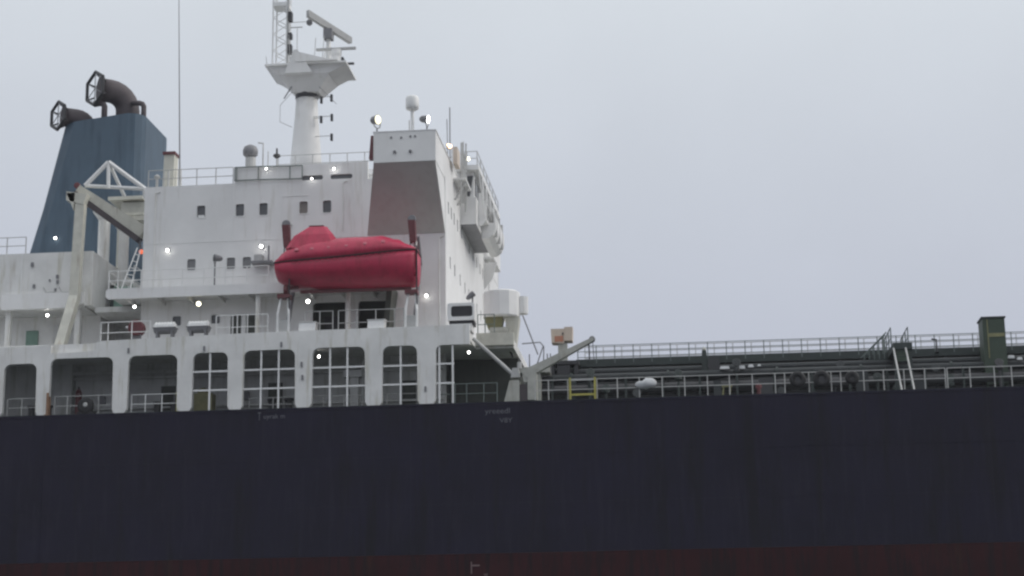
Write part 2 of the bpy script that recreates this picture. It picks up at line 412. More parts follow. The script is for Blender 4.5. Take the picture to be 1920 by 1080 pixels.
for x, a, b in ((-29.6, 25.4, 31.2), (-22.0, 25.4, 29.0), (-18.9, 28.6, 31.4), (-13.5, 22.2, 28.0)):
    MB().tube([(x, HY0-.05, a), (x, HY0-.05, b), (x+.25, HY0-.05, b+.1)], .035, 6).build('conduit', 'white_worn', house)
# boat deck (balcony) with its edge beam
bd = MB().box(-31.58, -15.8, 2.0, 4.0, 24.98, 25.24).box(-31.58, -30.25, 4.0, 12, 24.98, 25.24).build('boat_deck', 'inner', ship)
MB().panel([(-31.6, 24.85), (-31.45, 24.72), (-15.8, 24.76), (-15.8, 25.3), (-31.45, 25.3), (-31.6, 25.2)], [], FY, 1.9, 2.02).build('edge_beam', 'white', bd)
for x in (-30.6, -28.9, -27.2, -25.5, -23.8, -22.1, -20.4, -18.7, -17):
    MB().box(x-.05, x+.05, 2.05, 3.98, 24.74, 24.98).build('deck_beam', 'inner', bd)
for x in (-18.25, -23.2):
    MB().tube([(x, 2.3, 21.96), (x, 2.3, 24.98)], .14, 10).build('pillar', 'white_worn', bd)
MB().hexa([(-16.5, 3.0, 22.0), (-16.2, 3.0, 22.0), (-16.2, 4.0, 22.0), (-16.5, 4.0, 22.0), (-16.1, 2.1, 24.98), (-15.8, 2.1, 24.98), (-15.8, 4.0, 24.98), (-16.1, 4.0, 24.98)]).build('shaded_bracket', 'inner_green', bd)  # diagonal shade at the deck end is put into this dark green

# ---- bridge wing: end box, flared underside with shade in its grey, front bulwark
wing = MB()
wing.box(-16.57, -13.18, .5, .62, 31.4, 33.1)                      # end plate
wing.box(-16.57, -13.18, .62, 9.9, 31.4, 31.6)                     # deck
wing.box(-13.3, -13.18, .62, 10.4, 31.6, 33.08)                    # front bulwark
wing.box(-16.57, -16.45, .62, 4.0, 31.6, 32.9)                     # after bulwark
wing.box(-13.34, -13.14, .48, 10.4, 33.08, 33.14).box(-16.6, -13.34, .48, .64, 33.1, 33.15)
wing = wing.build('bridge_wing', 'white', ship)
MB().box(-16.57, -13.18, 22, 31.5, 31.4, 31.6).box(-13.3, -13.18, 22, 31.5, 31.6, 33.08).box(-16.57, -13.18, 31.38, 31.5, 31.6, 33.1).build('bridge_wing', 'white', ship)
f = MB()
f.hexa([(-17.52, 3.98, 28.3), (-13.16, 3.98, 28.3), (-13.16, 4.1, 28.3), (-17.52, 4.1, 28.3), (-16.56, .52, 31.39), (-13.2, .52, 31.39), (-13.2, 4.1, 31.39), (-16.56, 4.1, 31.39)])
f.build('wing_flare', 'white', wing)
# sloping plate just clear of the flare, its underside shade put into the grey
n_ = Vector((0, -3.09, -3.46)).normalized()*.02
q = [Vector(p)+n_ for p in ((-17.5, 3.98, 28.3), (-13.2, 3.98, 28.3), (-13.24, .52, 31.39), (-16.54, .52, 31.39))]
MB().hexa([*q, *[p-n_*.5 for p in q]]).build('flare_plate', 'shaded_panel', wing)
f = MB(); f.hexa([(-17.52, 27.9, 28.3), (-13.16, 27.9, 28.3), (-13.16, 28.1, 28.3), (-17.52, 28.1, 28.3), (-16.56, 27.9, 31.39), (-13.2, 27.9, 31.39), (-13.2, 31.48, 31.39), (-16.56, 31.48, 31.39)]); f.build('wing_flare', 'white', wing)
for x in (-15.4, -14.55): MB().lathe([(.07, 0), (.09, .03), (.09, .1), (.05, .12)], (x, .5, 31.95), 8, (0, -1, 0)).build('hull_fitting', 'grey', wing)
for x, z in ((-15.05, 32.75), (-14.55, 32.8), (-14.3, 32.8), (-15.6, 32.78)): MB().box(x-.05, x+.05, .46, .5, z-.05, z+.05).build('scupper', 'grey', wing)
MB().hexa([(-16.85, .7, 31.7), (-16.57, .7, 31.7), (-16.57, 1.1, 31.7), (-16.85, 1.1, 31.7), (-16.75, .7, 33.0), (-16.57, .7, 33.0), (-16.57, 1.1, 33.0), (-16.75, 1.1, 33.0)]).build('side_light_screen', 'darkred', wing)

# ---- wheelhouse with the projecting front bay
wh = MB()
wh.box(-24, -13.2, 10.5, 21.5, 31.5, 34.0)
wh.box(-13.15, -12.2, 10.5, 17.4, 30.45, 32.1)                      # apron of the projecting bay
wh.box(-13.2, -12.35, 10.7, 21.3, 32.1, 33.7)
wh.box(-24.2, -12.0, 10.2, 21.8, 33.7, 34.0)                        # roof slab
wh = wh.build('wheelhouse', 'white', ship)
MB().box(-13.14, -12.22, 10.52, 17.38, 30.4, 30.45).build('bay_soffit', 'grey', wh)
MB().hexa([(-12.95, 10.64, 32.25), (-12.6, 10.64, 32.2), (-12.6, 10.7, 32.2), (-12.95, 10.7, 32.25), (-13.12, 10.64, 33.45), (-12.4, 10.64, 33.45), (-12.4, 10.7, 33.45), (-13.12, 10.7, 33.45)]).build('window', 'glass', wh)
for k in range(8):
    y = 11.1+k*1.27
    MB().box(-12.35, -12.3, y, y+1.05, 32.35, 33.4).build('window', 'glass', wh)
# front gallery: slab, end plate, diagonal struts
MB().box(-12.2, -11.75, 11.5, 20, 31.0, 31.12).build('gallery_deck', 'white', wh)
MB().panel([(-12.19, 30.55), (-11.95, 30.6), (-11.72, 31.0), (-11.72, 31.9), (-12.0, 32.6), (-12.19, 32.6)], [], FY, 11.4, 11.5).build('gallery_end', 'white', wh)
MB().panel([(-12.19, 30.2), (-11.9, 30.3), (-11.6, 30.9), (-11.55, 32.0), (-12.19, 32.4)], [], FY, 15.0, 15.1).build('gallery_end', 'white', wh)
MB().panel([(-13.14, 29.2), (-12.6, 29.9), (-12.3, 31.0), (-13.14, 31.0)], [], FY, 22.4, 22.5).build('gallery_end', 'white', wh)
MB().panel([(-12.19, 30.2), (-11.8, 30.22), (-11.48, 30.45), (-11.33, 30.85), (-11.32, 31.5), (-11.5, 32.1), (-11.6, 32.1), (-11.45, 31.5), (-11.45, 31.15), (-12.19, 31.15)], [], FY, 13.0, 17.8).build('gallery_bulwark', 'white', wh)
for y in (13.6, 15.2, 16.8): MB().box(-11.62, -11.3, y-.05, y+.05, 30.4, 32.0).build('bulwark_rib', 'rail', wh)
for k in range(5):
    y = 10.5+k*2.0
    MB().tube([(-12.03, y, 33.7), (-11.8, y+.8, 31.12)], .045, 6).build('strut', 'white_clean', wh)
    MB().tube([(-12.03, y+1.6, 33.7), (-11.8, y+.8, 31.12)], .045, 6).build('strut', 'white_clean', wh)
MB().box(-13.15, -12.45, 7.6, 10.1, 32.35, 32.47).build('front_platform', 'white', wh)
for y, z0, z1 in ((7.7, 31.0, 34.6), (8.5, 31.2, 34.9), (9.2, 31.4, 34.4), (9.8, 31.0, 35.2), (10.1, 31.2, 34.8)):
    MB().tube([(-12.75, y, z0), (-12.7, y, z1)], .05, 6).build('platform_post', 'rail', wh)
for y in (7.7, 8.9): MB().tube([(-13.1, y, 31.2), (-12.5, y+.4, 32.35)], .06, 6).build('platform_bracket', 'rail', wh)
MB().tube([(-12.7, 7.7, 34.0), (-12.7, 10.1, 34.2)], .035, 6).tube([(-12.7, 7.7, 33.4), (-12.7, 10.1, 33.4)], .03, 6).build('platform_rail', 'rail', wh)
MB().box(-13.0, -12.75, 6.2, 7.4, 32.9, 33.9).build('warm_lit_panel', 'beige', wh)  # beige stands in for warm lamp light on the bulwark
MB().tube([(-13.3, 7.2, 33.0), (-13.3, 7.2, 36.6)], .035, 6).build('aerial', 'grey', wh)
MB().tube([(-13.3, 6.3, 33.0), (-13.35, 6.3, 35.6)], .025, 6).build('aerial', 'grey', wh)
MB().box(-13.15, -12.5, 22.5, 26.5, 31.3, 31.45).box(-12.6, -12.5, 22.5, 26.5, 31.45, 32.5).build('front_platform', 'white', wh)

# ---- engine casing aft of the deckhouse
cas = MB()
cas.box(-41, -33.12, 4.0, 28, 24.9, 28.02)
cas.box(-41, -33.3, 6.2, 28, 21.96, 24.9)
cas = cas.build('engine_casing', 'white_worn', ship)
MB().panel([(-38.2, 24.74), (-34.4, 24.74), (-33.5, 24.98), (-33.5, 25.6), (-34.4, 25.62), (-38.2, 25.62)], [], FY, 3.7, 4.0).build('casing_ledge', 'white', cas)
MB().box(-38.3, -33.5, 4.0, 6.2, 24.78, 24.9).build('casing_soffit', 'inner', cas)
MB().box(-37.25, -37.17, 3.96, 4.02, 25.65, 28).build('plate_seam', 'white_clean', cas)
for x, z, sz in ((-36.6, 27.35, .12), (-35.1, 26.3, .1), (-35.12, 26.6, .1), (-36.45, 26.1, .1), (-35.2, 25.85, .08), (-35.55, 26.4, .06)):
    MB().box(x-sz*.6, x+sz*.6, 3.9, 4.0, z-sz, z+sz).build('bracket', 'grey', cas)
for x in (-35.0, -35.9): MB().tube([(x, 3.95, 26.0), (x+.2, 3.93, 25.7), (x+.7, 3.93, 25.7)], .03, 6).build('wall_pipe', 'rail', cas)
MB().box(-37.6, -36.9, 6.1, 6.19, 22.0, 24.0).build('door', 'palegreen', cas)
MB().box(-36.0, -34.4, 6.12, 6.19, 22.0, 24.3).build('door', 'inner', cas)
for x in (-38.0, -34.0): MB().box(x-.15, x+.15, 4.3, 4.6, 21.96, 24.78).build('pillar', 'white_worn', cas)
# link deck between casing and house
MB().box(-33.1, -30.25, 4.6, 28, 24.6, 24.9).box(-33.3, -30.3, 9, 28, 21.96, 24.6).build('link_deck', 'inner', cas)

# ---- funnel
prof = [(-40.9, 27.6), (-33.5, 27.6), (-33.5, 38.72), (-35.8, 38.72), (-38.4, 38.2)]
fn = MB()
cor = [(0, 12.0+.9), (.12, 12.0+.45), (.45, 12.0+.12), (.9, 12.0)]
# plan with rounded front corners, swept up with a raked after edge
def fring(z, aft):
    fr = -33.12
    pts = [(aft+.9, 12.0)]
    pts += [(fr-.9, 12.0), (fr-.45, 12.12), (fr-.12, 12.45), (fr, 12.9), (fr, 17.3), (fr-.12, 17.75), (fr-.45, 18.08), (fr-.9, 18.2), (aft+.9, 18.2), (aft+.3, 17.9), (aft, 17.3), (aft, 12.9), (aft+.3, 12.3)]
    return [(x, y, z) for x, y in pts]
rings = [fring(27.6, -40.95), fring(33, -39.5), fring(38.15, -38.35)]
for rg in rings: fn.v += rg
nn = len(rings[0])
for k in range(2):
    for j in range(nn): fn.f.append((k*nn+j, k*nn+(j+1) % nn, (k+1)*nn+(j+1) % nn, (k+1)*nn+j))
top = [(x, y, 38.2+.62*min(1, max(0, (x+38.35)/2.6))) for x, y, z in rings[2]]
i = len(fn.v); fn.v += top
for j in range(nn): fn.f.append((2*nn+j, 2*nn+(j+1) % nn, i+(j+1) % nn, i+j))
fn.f.append(tuple(range(nn))); fn.f.append(tuple(i+j for j in range(nn)))
fun = fn.build('funnel', 'funnel', ship)
HD = Vector((-.84, -.54, 0))         # the exhausts bend aft and outboard
def elbow(x_up, z0, zc, rad, reach, y, r):
    b_ = Vector((x_up, y, 0))
    pts = [b_+Vector((0, 0, z0)), b_+Vector((0, 0, zc))]
    pts += [b_+HD*(rad-rad*math.cos(R(a)))+Vector((0, 0, zc+rad*math.sin(R(a)))) for a in (15, 30, 45, 60, 75, 90)]
    pts += [b_+HD*reach+Vector((0, 0, zc+rad))]
    return pts
def exhaust(x_up, z0, zc, rad, x_end, y, r, rm):
    p = elbow(x_up, z0, zc, rad, x_end, y, r)
    MB().tube(p, r, 20).build('exhaust_pipe', 'pipe', fun, smooth=True)
    # open spark cage at the mouth: flange, six stays and a spoked hexagonal rim turned outboard
    c = Vector(p[-1]); ax = Vector((-.66, -.75, .0)).normalized()
    MB().lathe([(r*1.0, -.08), (r*1.12, -.06), (r*1.12, .06), (r*1.0, .08)], c, 20, HD).build('pipe_flange', 'pipe', fun)
    e1 = Vector((0, 0, 1)); e1 = (e1-ax*e1.dot(ax)).normalized(); e2 = ax.cross(e1)
    hub = c+HD*.32+Vector((0, 0, .04)); n = 6
    rim = [hub+(e1*math.cos(2*math.pi*j/n)+e2*math.sin(2*math.pi*j/n))*rm for j in range(n)]
    rim2 = [hub+(e1*math.cos(2*math.pi*j/n)+e2*math.sin(2*math.pi*j/n))*rm*.82 for j in range(n)]
    root = [c+(e1*math.cos(2*math.pi*j/n)+e2*math.sin(2*math.pi*j/n))*r for j in range(n)]
    b = MB()
    for j in range(n):
        k = (j+1) % n
        b.tube([rim[j], rim[k]], .1, 6)
        b.tube([rim[j], root[j]], .05, 6)
    b.build('mouth_cage', 'guard', fun)
    g_ = MB()
    for j in range(n): g_.tube([hub, rim[j]], .028, 6); g_.tube([rim2[j], rim2[(j+1) % n]], .02, 5)
    g_.build('mouth_grille', 'grey', fun)
exhaust(-34.55, 38.4, 39.45, 1.2, 1.8, 13.6, .74, 1.1)
exhaust(-37.0, 37.6, 38.2, .72, 1.55, 13.3, .6, .92)
MB().tube([(-35.72, 12.6, 38.4), (-35.72, 12.6, 39.5), (-35.8, 12.6, 39.68), (-36.0, 12.6, 39.75), (-36.4, 12.6, 39.7)], .19, 12).build('vent_pipe', 'pipe', fun, smooth=True)
MB().tube([(-33.3, 12.9, 38.0), (-33.3, 12.9, 39.5), (-33.4, 12.9, 39.68), (-33.6, 12.9, 39.75), (-34.1, 12.9, 39.75)], .17, 12).build('vent_pipe', 'pipe', fun, smooth=True)

# ---- radar mast
ma = MB()
ma.lathe([(1.0, 34.2), (.98, 36.5), (.74, 39.4), (.68, 40.6)], (-23.65, 16, 0), 24)
mast = ma.build('mast', 'white', ship, smooth=True)
MB().lathe([(.72, 0), (.74, .32), (.7, .34)], (-23.65, 16, 40.55), 24).build('mast_collar', 'guard', mast)
# flaring head: star-shaped platform on folded plates
hd = MB()
c = (-23.5, 16)
low = [(-24.35, 15.3), (-22.75, 15.3), (-22.75, 16.7), (-24.35, 16.7)]
mid = [(-25.2, 14.6), (-22.0, 14.6), (-21.9, 17.2), (-25.2, 17.2)]
hi = [(-26.0, 14.4), (-20.8, 14.6), (-20.8, 17.2), (-26.0, 17.5)]
hd.hexa([(x, y, 40.8) for x, y in low]+[(x, y, 41.75) for x, y in mid])
hd.hexa([(x, y, 41.77) for x, y in mid]+[(x, y, 42.3) for x, y in hi])
hd.box(-26.0, -20.8, 14.25, 17.75, 42.3, 42.42)
hd.build('mast_head', 'white', mast)
MB().hexa([(-24.7, 14.1, 41.7), (-22.9, 14.1, 41.7), (-22.9, 14.6, 41.7), (-24.7, 14.6, 41.7), (-24.1, 14.0, 43.2), (-23.85, 14.0, 43.2), (-23.85, 14.3, 43.2), (-24.1, 14.3, 43.2)]).build('mast_plate', 'white', mast)
MB().hexa([(-24.0, 14.0, 42.4), (-21.3, 14.0, 42.4), (-21.3, 14.2, 42.4), (-24.0, 14.2, 42.4), (-24.0, 14.0, 43.1), (-22.3, 14.0, 42.6), (-22.3, 14.2, 42.6), (-24.0, 14.2, 43.1)]).build('mast_plate', 'white', mast)
# lattice tower
lt_ = MB()
LX, LY = (-25.75, -24.85), (15.3, 16.3)
for x in LX:
    for y in LY: lt_.tube([(x, y, 42.4), (x, y, 48.6)], .055, 6)
z = 42.6
while z < 48.4:
    for y in LY: lt_.tube([(LX[0], y, z), (LX[1], y, z+.55)], .028, 5); lt_.tube([(LX[0], y, z+1.1), (LX[1], y, z+.55)], .028, 5)
    for x in LX: lt_.tube([(x, LY[0], z), (x, LY[1], z+.55)], .028, 5)
    z += 1.1
lt_.box(-25.8, -24.8, 15.25, 16.35, 46.7, 46.95)
lt_.build('lattice_tower', 'white_clean', mast)
MB().tube([(-24.75, 15.25, 42.4), (-24.75, 15.25, 48.5)], .07, 8).build('lattice_pole', 'rail', mast)
for z, ww in ((45.9, .3), (43.7, .3), (44.6, .18)):
    MB().box(-24.75, -24.5, 15.1, 15.5, z-ww, z+ww).build('navigation_light', 'guard', mast)
MB().tube([(-24.7, 15.6, 45.3), (-23.9, 15.6, 45.3)], .035, 6).tube([(-24.7, 15.6, 45.65), (-23.5, 15.6, 45.65)], .02, 6).build('yard_arm', 'rail', mast)
MB().lathe([(.1, 0), (.2, .1), (.2, .28), (.08, .4)], (-23.45, 15.6, 45.4), 10).build('navigation_light', 'grey', mast)
for x, z1, dx in ((-24.1, 45.0, .0), (-24.5, 44.6, -.15), (-23.0, 44.3, .1), (-26.0, 43.2, -.1), (-22.5, 44.4, .15)):
    MB().tube([(x, 15, 42.4), (x+dx, 15, z1)], .022, 5).build('aerial', 'rail', mast)
# brackets with lanterns down the fore side
for z, x in ((40.4, -21.95), (39.1, -21.92), (37.8, -21.92), (40.3, -22.6), (39.0, -22.6)):
    MB().tube([(-23.1, 15.5, z+.1), (x, 15.5, z+.1)], .022, 6).build('lantern_bracket', 'rail', mast)
    MB().box(x-.07, x+.07, 15.4, 15.6, z-.22, z+.22).build('mast_lantern', 'guard', mast)
MB().tube([(-22.8, 15.2, 41.2), (-21.4, 14.4, 39.6)], .018, 5).build('stay_wire', 'grey', mast)
MB().tube([(-24.4, 15.3, 40.9), (-25.2, 15.3, 40.0), (-25.2, 15.3, 38.9), (-24.4, 15.3, 38.5)], .02, 5).build('stay_wire', 'rail', mast)
MB().box(-21.3, -20.5, 15.3, 15.5, 42.55, 42.65).box(-21.3, -21.15, 15.2, 15.6, 42.45, 43.0).build('horn', 'guard', mast)
MB().tube([(-24.4, 15.1, 41.2), (-24.8, 14.6, 40.2)], .04, 6).build('strut', 'grey', mast)

# ---------------------------------------------------------------- railings (parts of the ship): rails joined in one mesh, each post its own piece
post_cache = {}
def railing(pts, h, material, fr=(.5, 1), r=.024, rp=.03, label=None, cont=None):
    """pts: post feet in order"""
    b = MB()
    for k in range(len(pts)-1):
        if cont and k in cont: continue
        for q_ in fr:
            b.tube([(pts[k][0], pts[k][1], pts[k][2]+h*q_), (pts[k+1][0], pts[k+1][1], pts[k+1][2]+h*q_)], r, 6)
    rl = b.build('railing', material, ship)
    if label: rl['label'] = label
    key = (material, round(h, 2), rp)
    if key not in post_cache:
        p = MB().tube([(0, 0, 0), (0, 0, h)], rp, 6).build('post', material, rl, origin=(0, 0, 0)); post_cache[key] = p
        p.location = Vector(pts[0])-WL[rl.name]; WL[p.name] = Vector(pts[0]); rest = pts[1:]
    else: rest = pts
    for q_ in rest: inst(post_cache[key], 'post', q_, rl)
    return rl
def line(a, b, n): return [tuple(Vector(a).lerp(Vector(b), k/(n-1))) for k in range(n)]
# main deck edge
railing([(x, .12, 18.12) for x in (-8.0, -7.3)]+[(x, .12, 18.12) for x in (-6.3, -4.8, -3.75, -2.62, -1.45, -.3, .86, 1.98, 3.14, 4.3, 4.78, 6.0, 7.12, 7.6, 8.75, 9.75, 10.77, 11.8, 12.82)], 1.05, 'rail', label='pale main deck railing along the hull edge')
railing([(x, .12, 18.12) for x in (12.92, 14.05, 15.25, 16.1, 17.3, 18.5, 19.7)], 1.05, 'rail')
railing([(x, .4, 18.12) for x in (-13.0, -12.2, -11.6, -10.7, -10.0)], 1.05, 'rail_dark')
# rails in the pierced screen
railing([(x, .5, 18.12) for x in (-36.3, -35.5, -34.7)], 1.0, 'rail')
railing([(x, .5, 18.12) for x in (-33.7, -33.0, -31.3, -30.5)], 1.05, 'rail')
railing([(x, .5, 18.12) for x in (-29.5, -28.75, -27.85, -27.0)], 1.02, 'white_clean')
railing([(x, 1.1, 18.12) for x in (-23.3, -22.0, -20.7, -19.3, -18.2, -17.0, -15.9, -14.2)], .75, 'rail')
# poop deck edge (above the screen)
railing([(x, .45, 21.96) for x in (-31.3, -30.9, -29.6, -28.6)], 1.15, 'white_clean')
railing([(x, .45, 21.96) for x in (-25.0, -24.1, -23.85, -23.3, -22.2)], 1.3, 'white_clean')
railing([(x, .45, 21.96) for x in (-20.2, -19.4, -18.7)], 1.35, 'rail')
railing([(x, .45, 21.96) for x in (-18.4, -17.4, -16.4, -15.4, -14.9)], 1.35, 'rail')
# boat deck edge
railing([(-31.5, 8, 25.24), (-31.5, 5.5, 25.24)]+[(x, 2.08, 25.24) for x in (-31.5, -31.0, -29.7, -28.6, -27.4, -26.2, -25.0, -23.8, -22.6)], 1.08, 'white_clean')
# house top and bridge deck
railing([(x, 4.1, 31.6) for x in (-30.1, -29.2, -28.3, -27.3, -26.2, -25.2)], 1.0, 'rail')
railing([(-24.95, 3.85, 31.72), (-25.05, 3.85, 31.72), (-23.7, 3.85, 31.72), (-21.9, 3.85, 31.68), (-21.2, 3.85, 31.68)], .78, 'rail_dark', fr=(0.02, 1), r=.035)
railing(line((-24.1, 10.3, 34.0), (-13.6, 10.3, 34.0), 11), 1.1, 'rail')
railing(line((-12.9, 10.3, 34.0), (-12.1, 10.3, 34.0), 2)+line((-12.1, 12, 34.0), (-12.1, 21.7, 34.0), 7), .85, 'rail')
railing(line((-41.5, 4.15, 28.02), (-37.1, 4.15, 28.02), 5), 1.0, 'rail')
railing([(-11.3, 3.1, 22.3), (-10.9, 3.1, 22.3), (-10.4, 3.1, 22.3)], 1.1, 'rail_dark')
railing(line((-11.8, 11.6, 31.12), (-11.8, 19.8, 31.12), 7), 1.0, 'rail')
railing([(x, y, 25.24) for x, y in ((-30.4, 3.0), (-30.4, 4.4))], 1.6, 'rail')

# ---------------------------------------------------------------- pipe deck and catwalk
cw = MB().box(-6.4, 60, 7.3, 8.9, 21.12, 21.3).build('catwalk', 'green', ship)
for x in range(-6, 26, 4):
    MB().box(x-.1, x+.1, 7.5, 7.7, 18.12, 21.12).box(x-.1, x+.1, 8.5, 8.7, 18.12, 21.12).build('support', 'green', cw)
railing([(-6.2+1.03*k, 7.35, 21.3) for k in range(26)], 1.02, 'rail_dark', fr=(.36, .68, 1), r=.02, rp=.028, label='dark railing on the near side of the catwalk')
railing([(-6.0+1.06*k, 10.85, 21.9) for k in range(26)], 1.02, 'rail', fr=(.36, .68, 1), r=.025, rp=.026, label='pale railing on the far side of the catwalk')
MB().box(-6.4, 60, 8.9, 11.0, 21.55, 21.85).build('pipe_rack_deck', 'green', ship)
pp = [(6.2, 20.3, .22, 'pipe_dark'), (6.6, 19.8, .3, 'pipe_dark'), (5.7, 19.55, .28, 'guard'), (7.0, 20.75, .2, 'pipe_dark'), (6.0, 18.9, .3, 'guard')]
for y, z, r_, mt in pp:
    MB().tube([(-8.5, y, z), (60, y, z)], r_, 14).build('cargo_pipe', mt, ship, smooth=False)
for k in range(18):
    x = -7.5+k*2.0
    MB().box(x-.08, x+.08, 5.3, 7.2, 18.12, 18.55).box(x-.06, x+.06, 5.25, 5.4, 18.12, 20.2).box(x-.06, x+.06, 5.25, 7.2, 20.15, 20.24).build('pipe_support', 'green', ship)
for x in (-6.5, -1.2, 4.7, 9.2, 14.0, 18.6):
    MB().lathe([(.3, -.06), (.3, .06)], (x, 6.2, 20.3), 16, (1, 0, 0)).build('pipe_flange', 'green', ship)
rv = random.Random(11)
for k in range(30):
    x = -6.5+k*.88+rv.uniform(-.3, .3); y = rv.uniform(4.6, 7.1); z = 18.12+rv.uniform(.6, 2.2); h_ = rv.uniform(.25, .6)
    if k % 3 == 0:
        MB().box(x-h_*.7, x+h_*.7, y-.25, y+.25, 18.12, z).build('deck_box', rv.choice(('pipe_dark', 'guard', 'green')), ship)
    else:
        v_ = MB().lathe([(.16, 0), (.2, .05), (.2, .2), (.05, .24), (.05, h_), (.04, h_)], (x, y, z), 10)
        v_.lathe([(.22, -.02), (.24, 0), (.22, .02)], (x, y, z+h_), 12, (0, -1, .3)); v_.tube([(x, y, 18.12), (x, y, z+.02)], .07, 8)
        v_.build('valve', rv.choice(('pipe_dark', 'guard', 'green')), ship)
MB().box(-9.3, 60, 9.2, 9.4, 18.12, 21.55).build('trunk_side', 'green', ship)

# ---------------------------------------------------------------- things on the ship
# lifeboat ------------------------------------------------------
lb = thing('lifeboat', (-18, 1.1, 24.3), 'red enclosed lifeboat with raised helm dome hanging between two davits', 'lifeboat')
def loft(sections, name, material, parent):
    b = MB(); n = len(sections[0])
    for sct in sections: b.v += sct
    for k in range(len(sections)-1):
        for j in range(n): b.f.append((k*n+j, k*n+(j+1) % n, (k+1)*n+(j+1) % n, (k+1)*n+j))
    b.f.append(tuple(reversed(range(n)))); b.f.append(tuple((len(sections)-1)*n+j for j in range(n)))
    return b.build(name, material, parent, smooth=True)
def lerp_tab(t, tab):
    for (a, va), (b, vb) in zip(tab, tab[1:]):
        if t <= b:
            u = (t-a)/(b-a) if b > a else 0; u = u*u*(3-2*u)
            return va+(vb-va)*u
    return tab[-1][1]
XA, XB, YC = -21.82, -14.22, 1.1
secs_h, secs_c = [], []
def gun(t): return 25.95+.1*t+.38*t*t
for k in range(25):
    t = k/24; x = XA+(XB-XA)*t
    hb = lerp_tab(t, [(0, .95), (.1, 1.2), (.3, 1.32), (.62, 1.32), (.82, 1.25), (.94, 1.08), (1, .85)])
    kz = lerp_tab(t, [(0, 25.15), (.05, 24.95), (.14, 24.75), (.35, 24.62), (.7, 24.55), (.95, 24.55), (1, 24.6)])
    gz = gun(t); sec = []
    half = [(1, 0), (1.0, .18), (.98, .36), (.9, .52), (.68, .7), (.4, .86), (0, 1)]
    bow = max(0, (t-.8)/.2)
    half = [(u+(1-u)*.35*bow, v) for u, v in half]; half[-1] = (0, 1)
    sec = [(x, YC-hb*u, gz-(gz-kz)*v) for u, v in half]+[(x, YC+hb*u, gz-(gz-kz)*v) for u, v in reversed(half[:-1])]
    secs_h.append(sec+[(x, YC, gz)])
    ct = lerp_tab(t, [(0, .2), (.05, .62), (.12, 1.08), (.22, 1.22), (.45, 1.24), (.74, 1.12), (.86, .8), (.95, .36), (1, .1)])
    cb = hb*.97; cs = []
    for j in range(13):
        a = math.pi*j/12; yy = math.cos(a)
        cs.append((x, YC+cb*math.copysign(abs(yy)**.8, yy), gz+.05+ct*abs(math.sin(a))**.75))
    secs_c.append(cs+[(x, YC, gz+.02)])
loft(secs_h, 'boat_hull', 'lifered', lb)
can = loft(secs_c, 'canopy', 'lifered', lb)
fe = MB(); pts1 = []; pts2 = []
for k in range(25):
    t = k/24; x = XA+(XB-XA)*t
    hb = lerp_tab(t, [(0, .95), (.1, 1.2), (.3, 1.32), (.62, 1.32), (.82, 1.25), (.94, 1.08), (1, .85)])
    pts1.append((x, YC-hb-.02, gun(t)+.02)); pts2.append((x, YC+hb+.02, gun(t)+.02))
fe.tube(pts1, .036, 8).tube(pts2, .036, 8).tube([pts1[-1], pts2[-1]], .05, 8).tube([pts1[0], pts2[0]], .05, 8).tube([(XB+.03, YC-.85, 26.4), (XB+.03, YC-.8, 24.7)], .045, 6)
fe.build('rubbing_strake', 'rubber', lb)
# helm dome: faceted cupola
def dring(x0, x1, hw, z):
    c_ = .3*min(hw, (x1-x0)/2)
    return [(x0+c_, YC-hw, z), (x1-c_, YC-hw, z), (x1, YC-hw+c_, z), (x1, YC+hw-c_, z), (x1-c_, YC+hw, z), (x0+c_, YC+hw, z), (x0, YC+hw-c_, z), (x0, YC-hw+c_, z)]
dm = MB(); dr = [dring(-21.3, -18.35, 1.04, 26.75), dring(-20.85, -18.72, .86, 27.5), dring(-20.15, -19.1, .6, 27.98)]
for r_ in dr: dm.v += r_
for k in range(2):
    for j in range(8): dm.f.append((k*8+j, k*8+(j+1) % 8, (k+1)*8+(j+1) % 8, (k+1)*8+j))
dm.f.append(tuple(range(8))); dm.f.append(tuple(range(16, 24)))
dm.build('helm_dome', 'lifered', lb)
gl_ = MB()
for k in range(3, 21):
    a, b = Vector(pts1[k]), Vector(pts1[k+1]); o_ = Vector((0, -.03, -.06))
    gl_.tube([a+o_, a.lerp(b, .5)+Vector((0, -.04, -.2)), b+o_], .014, 5)
gl_.build('grab_line', 'darkred', lb)
MB().box(-20.1, -19.3, YC-.4, YC+.4, 28.06, 28.1).build('dome_hatch', 'darkred', lb)
for x in (-20.6, -19.75, -18.85, -17.9, -16.9, -15.95):
    t = (x-XA)/(XB-XA)
    MB().lathe([(.14, 0), (.12, .05), (.07, .07)], (x, YC-1.13+.25*max(0, t-.7)/.3, gun(t)+.62), 10, (0, -1, .8)).build('canopy_fitting', 'fadedred', lb)
MB().lathe([(.24, -.12), (.3, -.1), (.3, .1), (.24, .12)], (-21.3, YC-.3, 24.6), 16, (1, 0, 0)).build('propeller_ring', 'darkred', lb)
MB().tube([(-21.3, YC-.3, 24.7), (-20.7, YC-.1, 24.8)], .1, 8).build('propeller_shaft', 'darkred', lb)
MB().box(-20.6, -14.6, YC-.09, YC+.09, 24.46, 24.62).build('keel', 'darkred', lb)

